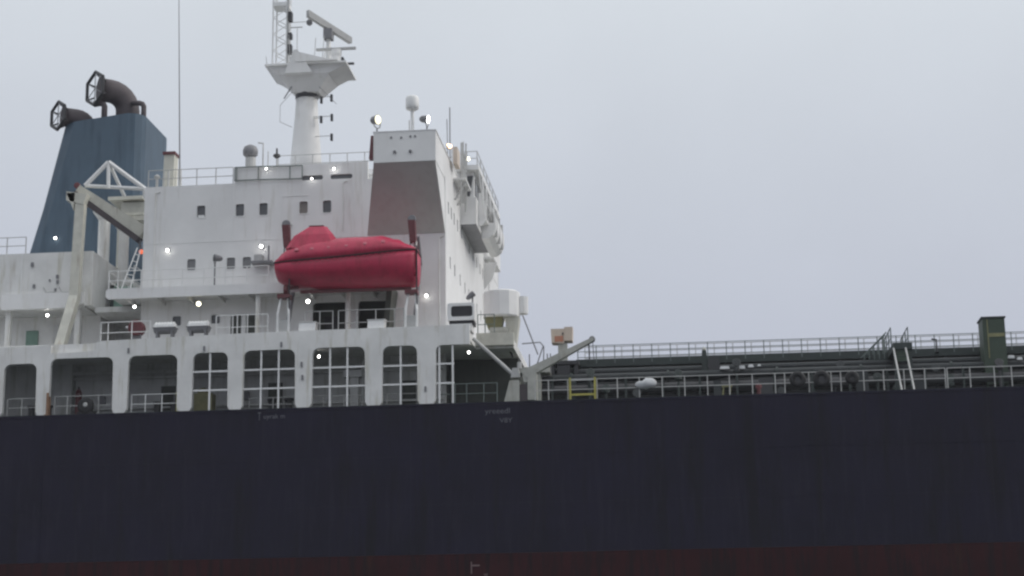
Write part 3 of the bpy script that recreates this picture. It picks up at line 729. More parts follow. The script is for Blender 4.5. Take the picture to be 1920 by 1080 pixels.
# davits --------------------------------------------------------
def davit(x, label):
    d = thing('boat_davit', (x, 1.8, 21.96), label, 'davit', 'davits of the red lifeboat')
    b = MB()
    for s in (-.3, .3):
        b.tube([(x+s, .35, 21.96), (x+s, .35, 23.2), (x+s*.6, .6, 24.2)], .07, 8)
    b.build('leg_frame', 'white_clean', d)
    MB().box(x-.24, x+.24, .34, .5, 21.96, 22.9).build('base_plate', 'rail', d)
    MB().box(x-.34, x+.34, .3, .9, 24.1, 24.3).build('cradle', 'darkred', d)
    MB().tube([(x+.12, .6, 22.2), (x+.12, 2.9, 26.2), (x+.1, 2.0, 27.6)], .12, 8).build('trackway', 'grey', d)
    MB().hexa([(x-.14, .75, 27.0), (x+.2, .75, 27.0), (x+.2, 1.15, 27.0), (x-.14, 1.15, 27.0), (x-.24, .7, 28.2), (x+.14, .7, 28.2), (x+.14, 1.2, 28.2), (x-.24, 1.2, 28.2)]).build('davit_head', 'darkred', d)
    MB().lathe([(.22, -.07), (.24, 0), (.22, .07)], (x-.04, .9, 28.28), 14, (0, 1, 0)).build('sheave', 'grey', d)
    MB().tube([(x-.1, .85, 27.1), (x-.18, .95, 26.2)], .03, 6).tube([(x+.12, .85, 27.1), (x+.1, .95, 26.3)], .03, 6).tube([(x+.28, .4, 26.7), (x+.3, .4, 22.4)], .04, 6).build('fall_wire', 'guard', d)
    MB().hexa([(x+.02, .9, 26.1), (x+.2, .9, 26.1), (x+.2, 1.2, 26.1), (x+.02, 1.2, 26.1), (x-.05, .9, 27.1), (x+.2, .9, 27.1), (x+.2, 1.2, 27.1), (x-.05, 1.2, 27.1)]).build('arm', 'white_worn', d)
davit(-21.35, 'davit with dark red head at the stern end of the red lifeboat')
davit(-14.5, 'davit with dark red head at the bow end of the red lifeboat')

# life raft canisters --------------------------------------------
def raft(x, label):
    t = thing('life_raft_canister', (x, .55, 22.25), label, 'life raft', 'life raft canisters on the deck edge')
    zc = 22.68; b = MB()
    def half(z_a, z_b, nm, mt):
        bb = MB(); n = 12; ring = []
        prof_ = [(-.6, .2), (-.52, .3), (.52, .3), (.6, .2)]
        for (xx, rr) in prof_:
            for j in range(n//2+1):
                a = math.pi*j/(n//2); sgn = 1 if z_b > z_a else -1
                bb.v.append((x+xx, .2+.3-rr*math.cos(a), zc+sgn*(.02+rr*math.sin(a))))
        m_ = n//2+1
        for k in range(3):
            for j in range(m_-1): bb.f.append((k*m_+j, k*m_+j+1, (k+1)*m_+j+1, (k+1)*m_+j))
            bb.f.append((k*m_, (k+1)*m_, (k+1)*m_+m_-1, k*m_+m_-1))
        bb.f.append(tuple(range(m_))); bb.f.append(tuple(3*m_+j for j in range(m_)))
        return bb.build(nm, mt, t)
    half(0, 1, 'upper_shell', 'white_clean'); half(0, -1, 'lower_shell', 'grey')
    for k in range(7):
        xx = x-.48+.16*k
        MB().tube([(xx, .5-.315*math.cos(R(a)), zc+.02+.315*math.sin(R(a))) for a in range(0, 181, 30)], .03, 5).build('rib', 'white_clean', t)
    MB().box(x-.62, x+.62, .18, .82, zc-.02, zc+.02).build('seam_flange', 'grey', t)
    MB().box(x-.45, x-.35, .25, .75, 22.0, 22.5).box(x+.35, x+.45, .25, .75, 22.0, 22.5).build('cradle', 'grey', t)
raft(-27.78, 'white ribbed life raft canister next to the red drum')
raft(-25.95, 'white ribbed life raft canister farther from the red drum, nearer the lifeboat')

# red drum, white lockers ---------------------------------------
t = thing('hose_reel', (-29.5, 1.0, 22.0), 'dark red drum-shaped reel behind the poop railing', 'hose reel')
MB().lathe([(.38, -.28), (.42, -.26), (.42, .26), (.38, .28)], (-29.5, 1.0, 22.85), 18, (0, 1, 0)).build('drum', 'darkred', t)
MB().box(-29.75, -29.25, .95, 1.05, 21.96, 22.5).build('stand', 'grey', t)
MB().lathe([(.07, 0), (.07, .12)], (-29.9, .7, 22.85), 10, (-1, -.4, 0)).build('nozzle', 'bagw', t)
for x, lab in ((-20.06, 'white slanted locker under the helm end of the lifeboat'), (-16.38, 'white slanted locker under the bow half of the lifeboat')):
    t = thing('deck_locker', (x, .6, 21.96), lab, 'locker', 'white lockers on the deck edge')
    MB().hexa([(x-.44, .2, 22.0), (x+.44, .2, 22.0), (x+.44, .9, 22.0), (x-.44, .9, 22.0), (x-.42, .3, 22.7), (x+.47, .3, 22.7), (x+.47, .9, 22.76), (x-.42, .9, 22.76)]).build('body', 'white_clean', t)
    MB().hexa([(x-.46, .26, 22.71), (x+.5, .26, 22.71), (x+.5, .94, 22.77), (x-.46, .94, 22.77), (x-.46, .26, 22.74), (x+.5, .26, 22.74), (x+.5, .94, 22.8), (x-.46, .94, 22.8)]).build('lid', 'white_clean', t)

# bulkhead and deck lamps ----------------------------------------
def lamp(x, y, z, label, mt='lamp', r=.1, ax=(0, -1, -.3), grp='lit lamps of the ship'):
    r *= .85
    t = thing('bulkhead_lamp', (x, y, z), label, 'lamp', grp)
    a = Vector(ax).normalized()
    MB().lathe([(r*1.1, 0), (r*1.25, .02), (r*1.25, .07), (r*.9, .08)], Vector((x, y, z))-a*.08, 12, ax).build('base', 'grey', t)
    MB().lathe([(r*.9, .0), (r, .03), (r*.85, .09), (r*.4, .12)], (x, y, z), 12, ax).build('bulb', mt, t, smooth=True)
lamp(-28.81, 3.9, 27.87, 'lit lamp on the white house wall left of the lower window row')
lamp(-23.46, 3.85, 27.87, 'lit lamp on the house wall between lower windows and lifeboat', r=.11)
lamp(-14.21, 3.9, 24.74, 'lit lamp on the house corner right of the forward davit')
lamp(-19.4, 3.9, 32.2, 'lit lamp above the elongated slots under the mast', r=.08)
lamp(-30.3, 3.0, 24.5, 'lit lamp under the after end of the boat deck', r=.09)
lamp(-26.75, 3.2, 24.58, 'lit lamp under the boat deck above the life rafts', 'lampy', r=.15)
lamp(-20.64, 3.2, 24.5, 'lit lamp under the lifeboat', r=.12)
lamp(-35.75, 4.4, 24.5, 'lit lamp under the engine casing ledge at far left', r=.09)
lamp(-38.25, 11.9, 30.98, 'lit lamp low on the side of the blue funnel', r=.09)
lamp(-19.75, 2.0, 21.2, 'lit lamp inside the widest barred opening', r=.075, ax=(0, -1, -1))
lamp(-11.66, 2.0, 21.16, 'lit lamp in the dark recess under the crane cab', r=.075, ax=(0, -1, -1))
lamp(-31.61, 8.0, 28.9, 'orange lamp between casing and house', 'lampo', r=.16)
lamp(-13.05, 5.2, 33.62, 'larger of two warm lamps on the front of the bridge wing', 'lampw', r=.15, ax=(.6, -1, -.1))
lamp(-13.05, 4.4, 33.45, 'smaller of two warm lamps on the front of the bridge wing', 'lampw', r=.09, ax=(.6, -1, -.1))
lamp(-12.7, 10.8, 34.55, 'lit lamp on the wheelhouse roof edge', 'lampy', r=.13, ax=(.5, -1, 0))
lamp(-12.45, 23.4, 32.25, 'upper warm lamp on the far front platform', 'lampw', r=.13, ax=(.6, -1, 0))
lamp(-12.45, 22.9, 31.6, 'lower warm lamp on the far front platform', 'lampw', r=.11, ax=(.6, -1, 0))
lamp(-23.25, 3.85, 32.35, 'small lit lamp behind the dark rail under the white antenna', r=.06)
lamp(-20.65, 3.9, 31.68, 'small lit lamp beneath the left elongated slot', r=.06)

# floodlights -----------------------------------------------------
def flood(x, y, z, ax, label, lens, foot, r=.26):
    t = thing('floodlight', (x, y, foot), label, 'floodlight', 'floodlights of the ship')
    a = Vector(ax).normalized(); c = Vector((x, y, z))
    MB().lathe([(r*.35, -.42), (r*.8, -.3), (r, 0), (r*1.08, .06)], c, 16, ax).build('housing', 'grey', t, smooth=True)
    MB().lathe([(r*.98, .065), (r*.9, .09), (r*.4, .11)], c, 16, ax).build('lens', lens, t)
    s = a.cross(Vector((0, 0, 1))).normalized()*r*1.15
    MB().tube([c+s, c+s*.8-Vector((0, 0, r*1.5)), c-Vector((0, 0, r*1.9)), c-s*.8-Vector((0, 0, r*1.5)), c-s], .03, 6).tube([c-Vector((0, 0, r*1.9)), (x, y, foot)], .045, 6).build('yoke', 'grey', t)
flood(-16.5, 1.2, 34.05, (1, -.6, -.12), 'lit yellowish floodlight on the after corner of the bridge wing', 'floodlens', 33.15)
flood(-13.75, 1.2, 33.95, (1, -.12, -.15), 'lit floodlight on the forward corner of the bridge wing', 'lamp', 33.15, .22)
flood(-11.3, .9, 24.05, (.8, .2, .7), 'dark floodlight tilted upward on the crane cab roof', 'grey', 23.5, .16)
flood(-25.84, 3.0, 27.1, (-1, -.5, .1), 'dark unlit searchlight in front of the lower house windows', 'glass', 25.24, .2)

# aerials and domes ----------------------------------------------
t = thing('satellite_dome', (-14.6, 1.2, 33.1), 'white drum-shaped satellite dome on a post above the bridge wing', 'antenna')
MB().lathe([(.12, 0), (.34, .12), (.37, .25), (.37, .72), (.3, .84), (.12, .9)], (-14.55, 1.2, 34.45), 20).build('dome', 'white_clean', t, smooth=True)
MB().tube([(-14.55, 1.2, 31.6), (-14.55, 1.2, 34.5)], .1, 10).build('post', 'white_clean', t)
MB().tube([(-14.75, 1.4, 31.6), (-14.75, 1.4, 34.0)], .03, 6).build('ladder_pole', 'rail', t)
t = thing('satellite_dome', (-24.7, 6, 31.5), 'grey-green dome antenna beside the dark rail on the bridge deck', 'antenna')
MB().lathe([(.25, 0), (.42, .15), (.44, .4), (.36, .62), (.16, .74)], (-24.72, 6, 33.72), 18).build('dome', 'grey', t, smooth=True)
MB().lathe([(.32, 0), (.3, 2.2)], (-24.7, 6, 31.5), 14).build('pedestal', 'rail', t)
t = thing('whip_antenna', (-28.9, 6, 31.5), 'tall thin whip antenna rising behind the house top railing', 'antenna')
MB().tube([(-28.85, 6, 32.9), (-29.05, 6, 39), (-29.28, 6, 46)], [.045, .03, .016], 6).build('whip', 'grey', t)
MB().tube([(-28.8, 6, 31.5), (-28.85, 6, 33.2)], .1, 8).build('base', 'rail', t)
t = thing('direction_finder', (-23.2, 6, 31.5), 'small pointed lantern on a post on the bridge deck', 'antenna')
MB().lathe([(.07, 0), (.22, .12), (.2, .22), (.06, .3), (.05, .6)], (-23.17, 6, 33.6), 12).build('head', 'guard', t)
MB().tube([(-23.17, 6, 31.5), (-23.17, 6, 33.7)], .04, 6).tube([(-23.4, 6, 31.5), (-23.2, 6, 32.9)], .025, 6).tube([(-22.95, 6, 31.5), (-23.15, 6, 32.9)], .025, 6).build('stand', 'rail', t)
t = thing('davit_pole', (-24.1, 6.5, 31.5), 'thin hooked pole behind the dome antenna', 'pole')
MB().tube([(-24.1, 6.5, 31.5), (-24.1, 6.5, 34.7), (-24.4, 6.5, 34.75)], .045, 6).build('hook', 'rail', t)
MB().tube([(-23.8, 6.5, 31.5), (-23.8, 6.5, 34.2)], .03, 6).build('stay', 'rail', t)
t = thing('vent_cowl', (-29.4, 6.0, 31.5), 'cream rust-topped ventilation trunk at the after end of the house top', 'ventilator')
MB().hexa([(-29.75, 5.6, 31.5), (-29.1, 5.6, 31.5), (-29.1, 6.4, 31.5), (-29.75, 6.4, 31.5), (-29.68, 5.6, 34.0), (-29.08, 5.6, 34.0), (-29.08, 6.4, 34.0), (-29.68, 6.4, 34.0)]).build('trunk', 'cream', t)
MB().box(-29.75, -29.02, 5.5, 6.5, 34.0, 34.15).build('cap', 'darkred', t)
t = thing('vent_cowl', (-30.0, 5.4, 31.5), 'low grey pipe vent beside the cream trunk', 'ventilator')
MB().tube([(-30.0, 5.4, 31.5), (-30.0, 5.4, 32.6)], .08, 8).tube([(-29.3, 5.3, 31.5), (-29.3, 5.3, 32.9)], .06, 8).build('stem', 'rail', t)
MB().lathe([(.16, 0), (.18, .1), (.05, .2)], (-30.0, 5.4, 32.55), 10).build('cap', 'rail', t)

# radar scanner -----------------------------------------------------
t = thing('radar_scanner', (-22.3, 16, 42.4), 'long grey radar scanner bar tilted on its pedestal at the mast head', 'radar')
MB().hexa([(-23.55, 15.1, 45.75), (-23.35, 14.95, 45.75), (-20.9, 16.8, 44.5), (-21.15, 16.95, 44.5), (-23.55, 15.1, 46.2), (-23.35, 14.95, 46.2), (-20.9, 16.8, 44.9), (-21.15, 16.95, 44.9)]).build('scanner_bar', 'rail', t)
MB().box(-22.55, -22.0, 15.6, 16.3, 44.5, 45.15).build('gearbox', 'grey', t)
MB().tube([(-22.28, 16, 42.4), (-22.28, 16, 44.55)], .15, 10).tube([(-22.7, 15.7, 42.4), (-22.35, 16, 44.2)], .05, 6).tube([(-21.9, 15.7, 42.4), (-22.2, 16, 44.2)], .05, 6).build('pedestal', 'white_clean', t)
t = thing('radar_scanner', (-21.6, 15.2, 42.4), 'level thin radar bar low on the right of the mast head', 'radar')
MB().box(-22.9, -20.35, 15.1, 15.3, 43.48, 43.62).build('scanner_bar', 'rail', t)
MB().lathe([(.2, 0), (.26, .2), (.28, .6), (.34, .75), (.34, 1.05)], (-21.6, 15.2, 42.42), 14).build('pedestal', 'white_clean', t)

# provision crane aft -----------------------------------------------
t = thing('provision_crane', (-33.75, 3.0, 21.96), 'cream provision crane with tall post, sloping boom and triangular truss aft', 'crane')
MB().tube([(-34.15, 2.0, 21.9), (-33.85, 2.6, 24.0), (-33.8, 3.2, 25.2), (-33.72, 3.4, 30.6)], [.26, .26, .25, .26], 4, sq=True).build('post', 'cream', t)
MB().hexa([(-34.5, 3.1, 30.8), (-33.5, 3.1, 30.5), (-33.5, 3.9, 30.5), (-34.5, 3.9, 30.8), (-34.5, 3.1, 31.3), (-33.3, 3.1, 31.1), (-33.3, 3.9, 31.1), (-34.5, 3.9, 31.3)]).build('post_head', 'cream', t)
MB().hexa([(-34.35, 3.1, 30.9), (-34.05, 3.1, 30.2), (-34.05, 3.4, 30.2), (-34.35, 3.4, 30.9), (-34.5, 3.1, 31.2), (-34.0, 3.1, 31.2), (-34.0, 3.4, 31.2), (-34.5, 3.4, 31.2)]).build('bracket', 'cream', t)
bm_ = MB(); A = Vector((-34.0, 3.8, 31.55)); B = Vector((-30.55, 4.9, 29.05))
d = (B-A).normalized(); u_ = Vector((0, 1, 0)); pz = d.cross(u_).normalized()
if pz.z < 0: pz = -pz
ra = [A-u_*.35-pz*.16, B-u_*.35-pz*.2, B+u_*.35-pz*.2, A+u_*.35-pz*.16, A-u_*.35+pz*.25, B-u_*.35+pz*.5, B+u_*.35+pz*.5, A+u_*.35+pz*.25]
bm_.hexa(ra).build('boom', 'cream', t)
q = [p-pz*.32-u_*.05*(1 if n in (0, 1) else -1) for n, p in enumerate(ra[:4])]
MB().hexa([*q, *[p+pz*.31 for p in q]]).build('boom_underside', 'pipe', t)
ap = (-32.5, 4.2, 33.25); la = (-33.75, 4.0, 31.85); ra_ = (-30.5, 4.8, 31.75)
for a, b, r_ in ((ap, la, .13), (ap, ra_, .13), (la, ra_, .11), (ap, (-32.45, 4.2, 31.7), .11), (ap, (-31.95, 5.6, 31.6), .1), (ra_, (-30.45, 4.9, 31.2), .16)):
    MB().tube([a, b], r_, 8).build('truss_member', 'white_clean', t)
MB().lathe([(.1, -.12), (.18, -.1), (.18, .1), (.1, .12)], (-34.05, 3.6, 31.75), 10, (0, 1, 0)).build('sheave', 'darkred', t)
MB().tube([(-30.75, 5.0, 28.9), (-30.75, 5.0, 28.3)], .06, 6).build('hook_block', 'grey', t)
# crane platform and ventilators behind it
t = thing('crane_platform', (-32.4, 8.5, 24.9), 'cream raised platform on posts behind the sloping crane boom', 'platform')
MB().box(-33.6, -31.5, 7.6, 9.6, 32.0, 32.2).build('deck', 'cream', t)
MB().box(-33.6, -31.4, 7.5, 7.6, 31.0, 31.15).box(-32.3, -31.3, 7.55, 9.6, 30.7, 31.0).build('beam', 'cream', t)
MB().box(-32.9, -31.4, 7.9, 9.2, 31.2, 31.9).build('cabinet', 'boom', t)
for x in (-33.4, -31.7): MB().tube([(x, 9.2, 24.9), (x, 9.2, 32.0)], .1, 8).build('post', 'cream', t)
def vent(x, y, z0, z1, r, rh, label):
    t = thing('ventilator', (x, y, z0), label, 'ventilator', 'ventilators between casing and house')
    MB().lathe([(r, z0), (r, z1-.75)], (x, y, 0), 14).build('stem', 'white_worn', t)
    MB().lathe([(r*.98, z1-.75), (rh, z1-.28), (rh, z1), (rh*.6, z1+.08)], (x, y, 0), 14).build('head', 'white_worn', t)
vent(-33.55, 7.0, 24.9, 31.35, .34, .68, 'left of two white mushroom ventilators behind the crane post')
vent(-32.55, 7.6, 24.9, 30.75, .3, .62, 'right of two white mushroom ventilators behind the crane post')
t = thing('winch', (-32.6, 7.0, 24.9), 'pale green winch on the link deck beside the house', 'winch')
MB().lathe([(.45, -.5), (.5, -.45), (.32, -.4), (.32, .4), (.5, .45), (.45, .5)], (-32.2, 7.0, 26.3), 16, (1, 0, 0)).build('drum', 'palegreen', t)
MB().box(-32.8, -31.5, 6.6, 7.6, 24.9, 25.85).build('bed', 'palegreen', t)
MB().box(-32.9, -32.7, 6.5, 7.5, 24.9, 26.6).build('gear_case', 'green', t)
t = thing('access_ladder', (-30.9, 3.4, 25.24), 'white inclined ladder at the after corner of the house', 'ladder')
for s in (0, .55): MB().tube([(-31.2+s, 3.0, 25.24), (-30.45, 3.6+s, 28.0)], .035, 6).build('stringer', 'white_clean', t)
for k in range(6):
    u = .12+k*.15; MB().tube([(-31.2+.75*u, 3.0+.6*u, 25.24+2.76*u), (-30.65+.2*u, 3.0+1.15*u, 25.24+2.76*u)], .025, 5).build('rung', 'white_clean', t)

# small platform on the house wall behind the lifeboat
t = thing('wall_platform', (-23.3, 3.6, 26.8), 'grey wall platform with a box beside the lifeboat stern', 'platform')
MB().box(-23.9, -22.7, 3.2, 4.0, 26.78, 26.9).build('shelf', 'grey', t)
MB().box(-23.75, -23.3, 3.4, 3.9, 26.9, 27.3).build('box', 'rail', t)
MB().tube([(-22.95, 3.5, 26.9), (-22.95, 3.5, 27.8)], .05, 6).build('pole', 'grey', t)

# mooring fitting in the second opening, gear in the passage
t = thing('mooring_roller', (-31.85, .25, 18.1), 'black round mooring roller with pale centre on the hull edge', 'mooring roller')
MB().lathe([(.3, -.16), (.42, -.12), (.46, 0), (.42, .12), (.3, .16)], (-31.85, .1, 18.55), 20, (0, 1, 0)).build('roller', 'rubber', t)
MB().lathe([(.13, 0), (.1, .05)], (-31.82, -.07, 18.6), 12, (0, -1, 0)).build('hub', 'rail', t)
MB().box(-32.3, -31.4, .0, .5, 18.08, 18.25).build('bed', 'rubber', t)
t = thing('pump_unit', (-26.0, 2.2, 18.12), 'olive yellow machine behind the narrow two-pane barred opening', 'pump')
MB().box(-26.5, -25.5, 1.8, 2.6, 18.12, 19.35).build('body', 'olive', t)
MB().lathe([(.3, 0), (.3, .25), (.12, .35)], (-26.1, 2.2, 19.35), 14).build('motor', 'olive', t)
t = thing('hose_station', (-17.8, 2.2, 18.12), 'pale pedestal with a box inside the widest barred opening', 'pedestal')
MB().box(-18.05, -17.6, 2.0, 2.4, 18.12, 20.0).build('pedestal', 'rail', t)
MB().box(-18.4, -17.4, 1.9, 2.5, 20.0, 20.35).build('head_box', 'rail', t)
MB().tube([(-17.4, 2.2, 18.12), (-17.4, 2.2, 20.9)], .06, 6).build('pipe', 'rail', t)
t = thing('yellow_bollard', (-27.0, .75, 18.12), 'yellow post at the right edge of the railed opening', 'bollard')
MB().lathe([(.15, 0), (.15, .95), (.2, 1.0), (.2, 1.1)], (-27.0, .75, 18.12), 12).build('post', 'yellow', t)
MB().box(-27.25, -26.75, .55, .95, 18.12, 18.2).build('base', 'yellow', t)
for x, lab in ((-35.2, 'dark mooring bitts in the leftmost opening'), (-28.2, 'dark mooring bitts in the railed opening'), (-21.9, 'dark mooring bitts behind the barred three-pane opening nearest the pump')):
    t = thing('mooring_bitts', (x, 2.4, 18.12), lab, 'bollard', 'mooring bitts in the passage')
    for s in (-.45, .45): MB().lathe([(.2, 0), (.2, .75), (.27, .8), (.27, .9), (.2, .92)], (x+s, 2.4, 18.12), 14).build('bitt', 'guard', t)
    MB().box(x-.8, x+.8, 2.1, 2.7, 18.12, 18.2).build('bed', 'guard', t)
t = thing('red_extinguisher', (-33.3, 3.2, 18.12), 'dark red gas bottle at the left of the wide open bay', 'gas bottle')
MB().lathe([(.16, 0), (.18, .1), (.18, 1.7), (.08, 1.9)], (-33.35, 3.2, 18.12), 12).build('bottle', 'darkred', t)
MB().lathe([(.06, 0), (.06, .15)], (-33.35, 3.2, 20.0), 8).build('valve', 'guard', t)
t = thing('rusty_post', (-33.95, .0, 18.1), 'rusty brown post at the left pillar of the wide open bay', 'post')
MB().box(-33.98, -33.86, -.03, .35, 18.12, 19.3).build('plate', 'rusty', t)
MB().box(-34.05, -33.8, -.01, .4, 18.1, 18.16).build('foot', 'rusty', t)

# crane cab at the forward end of the screen ----------------------------
t = thing('crane_cab', (-11.9, .9, 22.2), 'white control cab with one wide dark window above the screen end', 'cab')
cb = MB().panel(rrect(-12.58, -11.15, 22.55, 23.48, .12), [rrect(-12.38, -11.25, 22.75, 23.32, .12)], FY, .35, .45)
cb.box(-12.56, -11.17, .45, 1.6, 22.56, 23.46)
cb.build('cab_body', 'white', t)
MB().panel(rrect(-12.4, -11.23, 22.73, 23.34, .12), [], FY, .4, .44).build('window', 'glass_dark', t)
MB().box(-12.5, -11.2, .5, 1.5, 22.38, 22.55).build('base_frame', 'guard', t)
MB().box(-12.45, -11.3, .45, 1.5, 22.0, 22.38).build('plinth', 'white', t)

# white drum housing on a column -----------------------------------------
t = thing('drum_housing', (-10.0, 5, 21.96), 'large white drum-shaped housing on a cream column forward of the house', 'housing')
MB().lathe([(.98, 23.55), (1.03, 23.62), (1.03, 24.95), (.95, 25.02)], (-10.2, 5, 0), 12).build('drum', 'white', t)
MB().lathe([(.3, 24.9-1.1), (.32, 24.75)], (-9.05, 5.2, 0), 10).build('side_drum', 'white', t)
MB().hexa([(-9.95, 4.7, 21.96), (-9.4, 4.7, 21.96), (-9.4, 5.4, 21.96), (-9.95, 5.4, 21.96), (-9.95, 4.6, 23.55), (-9.2, 4.6, 23.55), (-9.2, 5.5, 23.55), (-9.95, 5.5, 23.55)]).build('column', 'cream', t)
MB().hexa([(-10.9, 4.6, 22.9), (-10.2, 4.6, 22.7), (-10.2, 5.3, 22.7), (-10.9, 5.3, 22.9), (-11.15, 4.5, 23.55), (-10.1, 4.5, 23.55), (-10.1, 5.4, 23.55), (-11.15, 5.4, 23.55)]).build('gear_case', 'olive', t)
MB().lathe([(.24, -.5), (.24, .5)], (-10.3, 4.6, 22.75), 12, (1, 0, 0)).build('motor', 'boom', t)
MB().tube([(-9.0, 4.6, 23.6), (-8.2, 4.6, 21.4)], .04, 6).build('stay', 'grey', t)
MB().tube([(-10.2, 4.4, 22.5), (-9.5, 4.0, 21.2)], .06, 6).build('hydraulic_ram', 'guard', t)

# hose crane -------------------------------------------------------------
t = thing('hose_crane', (-8.8, .9, 18.12), 'grey hose-handling crane with raised boom on the deck edge', 'crane')
MB().hexa([(-9.65, .5, 18.2), (-8.85, .5, 18.2), (-8.85, 1.3, 18.2), (-9.65, 1.3, 18.2), (-9.35, .5, 19.3), (-8.85, .5, 19.3), (-8.85, 1.3, 19.3), (-9.35, 1.3, 19.3)]).build('pedestal', 'boom', t)
MB().box(-8.85, -8.42, .7, 1.1, 18.2, 19.1).build('turntable', 'pipe', t)
MB().box(-8.42, -7.95, .5, 1.2, 18.25, 19.95).build('mast_block', 'boom', t)
MB().hexa([(-9.3, .5, 19.45), (-8.8, .5, 19.45), (-8.8, 1.1, 19.45), (-9.3, 1.1, 19.45), (-9.2, .5, 19.95), (-8.9, .5, 19.95), (-8.9, 1.1, 19.95), (-9.2, 1.1, 19.95)]).build('winch_cover', 'rail', t)
MB().lathe([(.12, 0), (.12, .35)], (-8.85, .8, 19.95), 10).build('knob', 'rail', t)
A = Vector((-8.6, .75, 19.62)); B = Vector((-4.95, .75, 21.38)); d = (B-A).normalized(); pz = Vector((-d.z, 0, d.x)); u_ = Vector((0, .2, 0))
MB().hexa([A-u_-pz*.27, B-u_-pz*.1, B+u_-pz*.1, A+u_-pz*.27, A-u_+pz*.22, B-u_+pz*.09, B+u_+pz*.09, A+u_+pz*.22]).build('boom', 'boom', t)
MB().hexa([(-8.62, .6, 19.2), (-8.3, .6, 19.2), (-8.3, .95, 19.2), (-8.62, .95, 19.2), (-8.7, .6, 19.7), (-8.1, .6, 19.9), (-8.1, .95, 19.9), (-8.7, .95, 19.7)]).build('boom_foot', 'boom', t)
MB().lathe([(.12, -.15), (.16, -.12), (.16, .12), (.12, .15)], (-5.02, .75, 21.38), 12, (0, 1, 0)).build('sheave', 'grey', t)
MB().tube([(-5.2, .75, 21.2), (-5.18, .75, 20.2)], .04, 6).tube([(-5.0, .75, 21.3), (-4.95, .75, 20.3)], .02, 5).build('wire', 'guard', t)
MB().tube([(-11.25, .6, 21.6), (-9.05, .6, 19.5)], .1, 8).build('stay_bar', 'rail', t)
MB().tube([(-7.9, .85, 20.2), (-6.6, .85, 20.55)], .05, 6).build('hydraulic_ram', 'guard', t)

# gantry with beige box --------------------------------------------------
t = thing('valve_gantry', (-7.0, 7, 18.12), 'dark steel platform under the beige box', 'platform')
MB().box(-7.7, -6.1, 6.4, 7.6, 21.15, 21.35).build('deck', 'guard', t)
for x in (-7.55, -6.25): MB().box(x-.1, x+.1, 6.5, 6.7, 18.12, 21.15).build('leg', 'guard', t)
MB().box(-7.3, -6.6, 6.45, 7.4, 20.5, 21.1).build('valve_block', 'guard', t)
t = thing('control_box', (-7.05, 7, 21.4), 'beige control box with an orange stain and a taller side', 'control box')
MB().hexa([(-7.6, 6.6, 22.42), (-6.9, 6.6, 22.36), (-6.9, 7.4, 22.36), (-7.6, 7.4, 22.42), (-7.63, 6.6, 23.2), (-6.85, 6.6, 23.2), (-6.85, 7.4, 23.2), (-7.63, 7.4, 23.2)]).build('body', 'beige', t)
MB().hexa([(-6.88, 6.55, 22.5), (-6.45, 6.55, 22.5), (-6.45, 7.4, 22.5), (-6.88, 7.4, 22.5), (-6.88, 6.55, 23.28), (-6.42, 6.55, 23.28), (-6.42, 7.4, 23.28), (-6.88, 7.4, 23.28)]).build('side_case', 'beige', t)
MB().box(-7.42, -6.95, 6.57, 6.6, 22.46, 22.78).build('stain_plate', 'orange', t)
MB().box(-7.0, -6.92, 6.52, 6.56, 22.85, 22.95).build('latch', 'guard', t)
MB().box(-7.25, -6.75, 6.7, 7.3, 21.35, 22.4).build('stand', 'boom', t)
# platform with handrail hoops forward of the drum
t = thing('handrail_hoop', (-8.3, 5, 19.9), 'grey handrail hoop and posts at the head of the ladder beside the drum', 'handrail')
MB().tube([(-9.1, 5, 22.1), (-8.1, 5, 22.15), (-7.9, 5, 21.9), (-7.95, 5, 20.6)], .035, 6).tube([(-7.95, 5, 21.9), (-8.3, 5, 20.9)], .035, 6).build('hoop', 'grey', t)
for x in (-7.72, -7.55, -8.7): MB().tube([(x, 5, 20.4), (x, 5, 21.5)], .035, 6).build('post', 'grey', t)
MB().box(-9.3, -7.6, 4.8, 6.0, 20.45, 20.75).build('landing', 'boom', t)
MB().box(-8.4, -8.1, 4.9, 5.6, 18.12, 20.45).build('landing_leg', 'boom', t)

# yellow gate --------------------------------------------------------------
t = thing('yellow_gate', (-5.5, .1, 18.12), 'yellow square gate frame in the deck railing', 'gate')
for x in (-6.18, -4.9): MB().box(x-.05, x+.05, .02, .12, 18.12, 19.25).build('post', 'yellow', t)
MB().box(-6.13, -4.95, .04, .1, 18.32, 18.42).build('lower_bar', 'yellow', t)
MB().box(-6.13, -4.95, .04, .1, 19.1, 19.2).build('upper_bar', 'rail', t)

# white sack, rubber fenders -------------------------------------------------
sk = MB(); n1, n2 = 10, 16
rnd = random.Random(3)
for i in range(n1+1):
    a = math.pi*i/n1
    for j in range(n2):
        b_ = 2*math.pi*j/n2; rr = 1+.12*math.sin(3*b_+i)+rnd.uniform(-.05, .05)
        x = .56*math.cos(a); yz = math.sin(a)
        hh = .2+.07*(1 if x > .0 else .2)
        sk.v.append((-2.28+x, -.02+.16*yz*math.cos(b_)*rr, 18.78+.06*(x > 0)+hh*yz*math.sin(b_)*rr))
for i in range(n1):
    for j in range(n2): sk.f.append((i*n2+j, i*n2+(j+1) % n2, (i+1)*n2+(j+1) % n2, (i+1)*n2+j))
t = thing('white_sack', (-2.28, 0, 18.5), 'lumpy white sack tied on the deck railing', 'sack')
sk.build('sack', 'bagw', t, smooth=True)
MB().tube([(-2.3, -.18, 18.75), (-2.3, .05, 19.1), (-2.3, .15, 19.15)], .015, 5).build('lashing', 'rail', t)
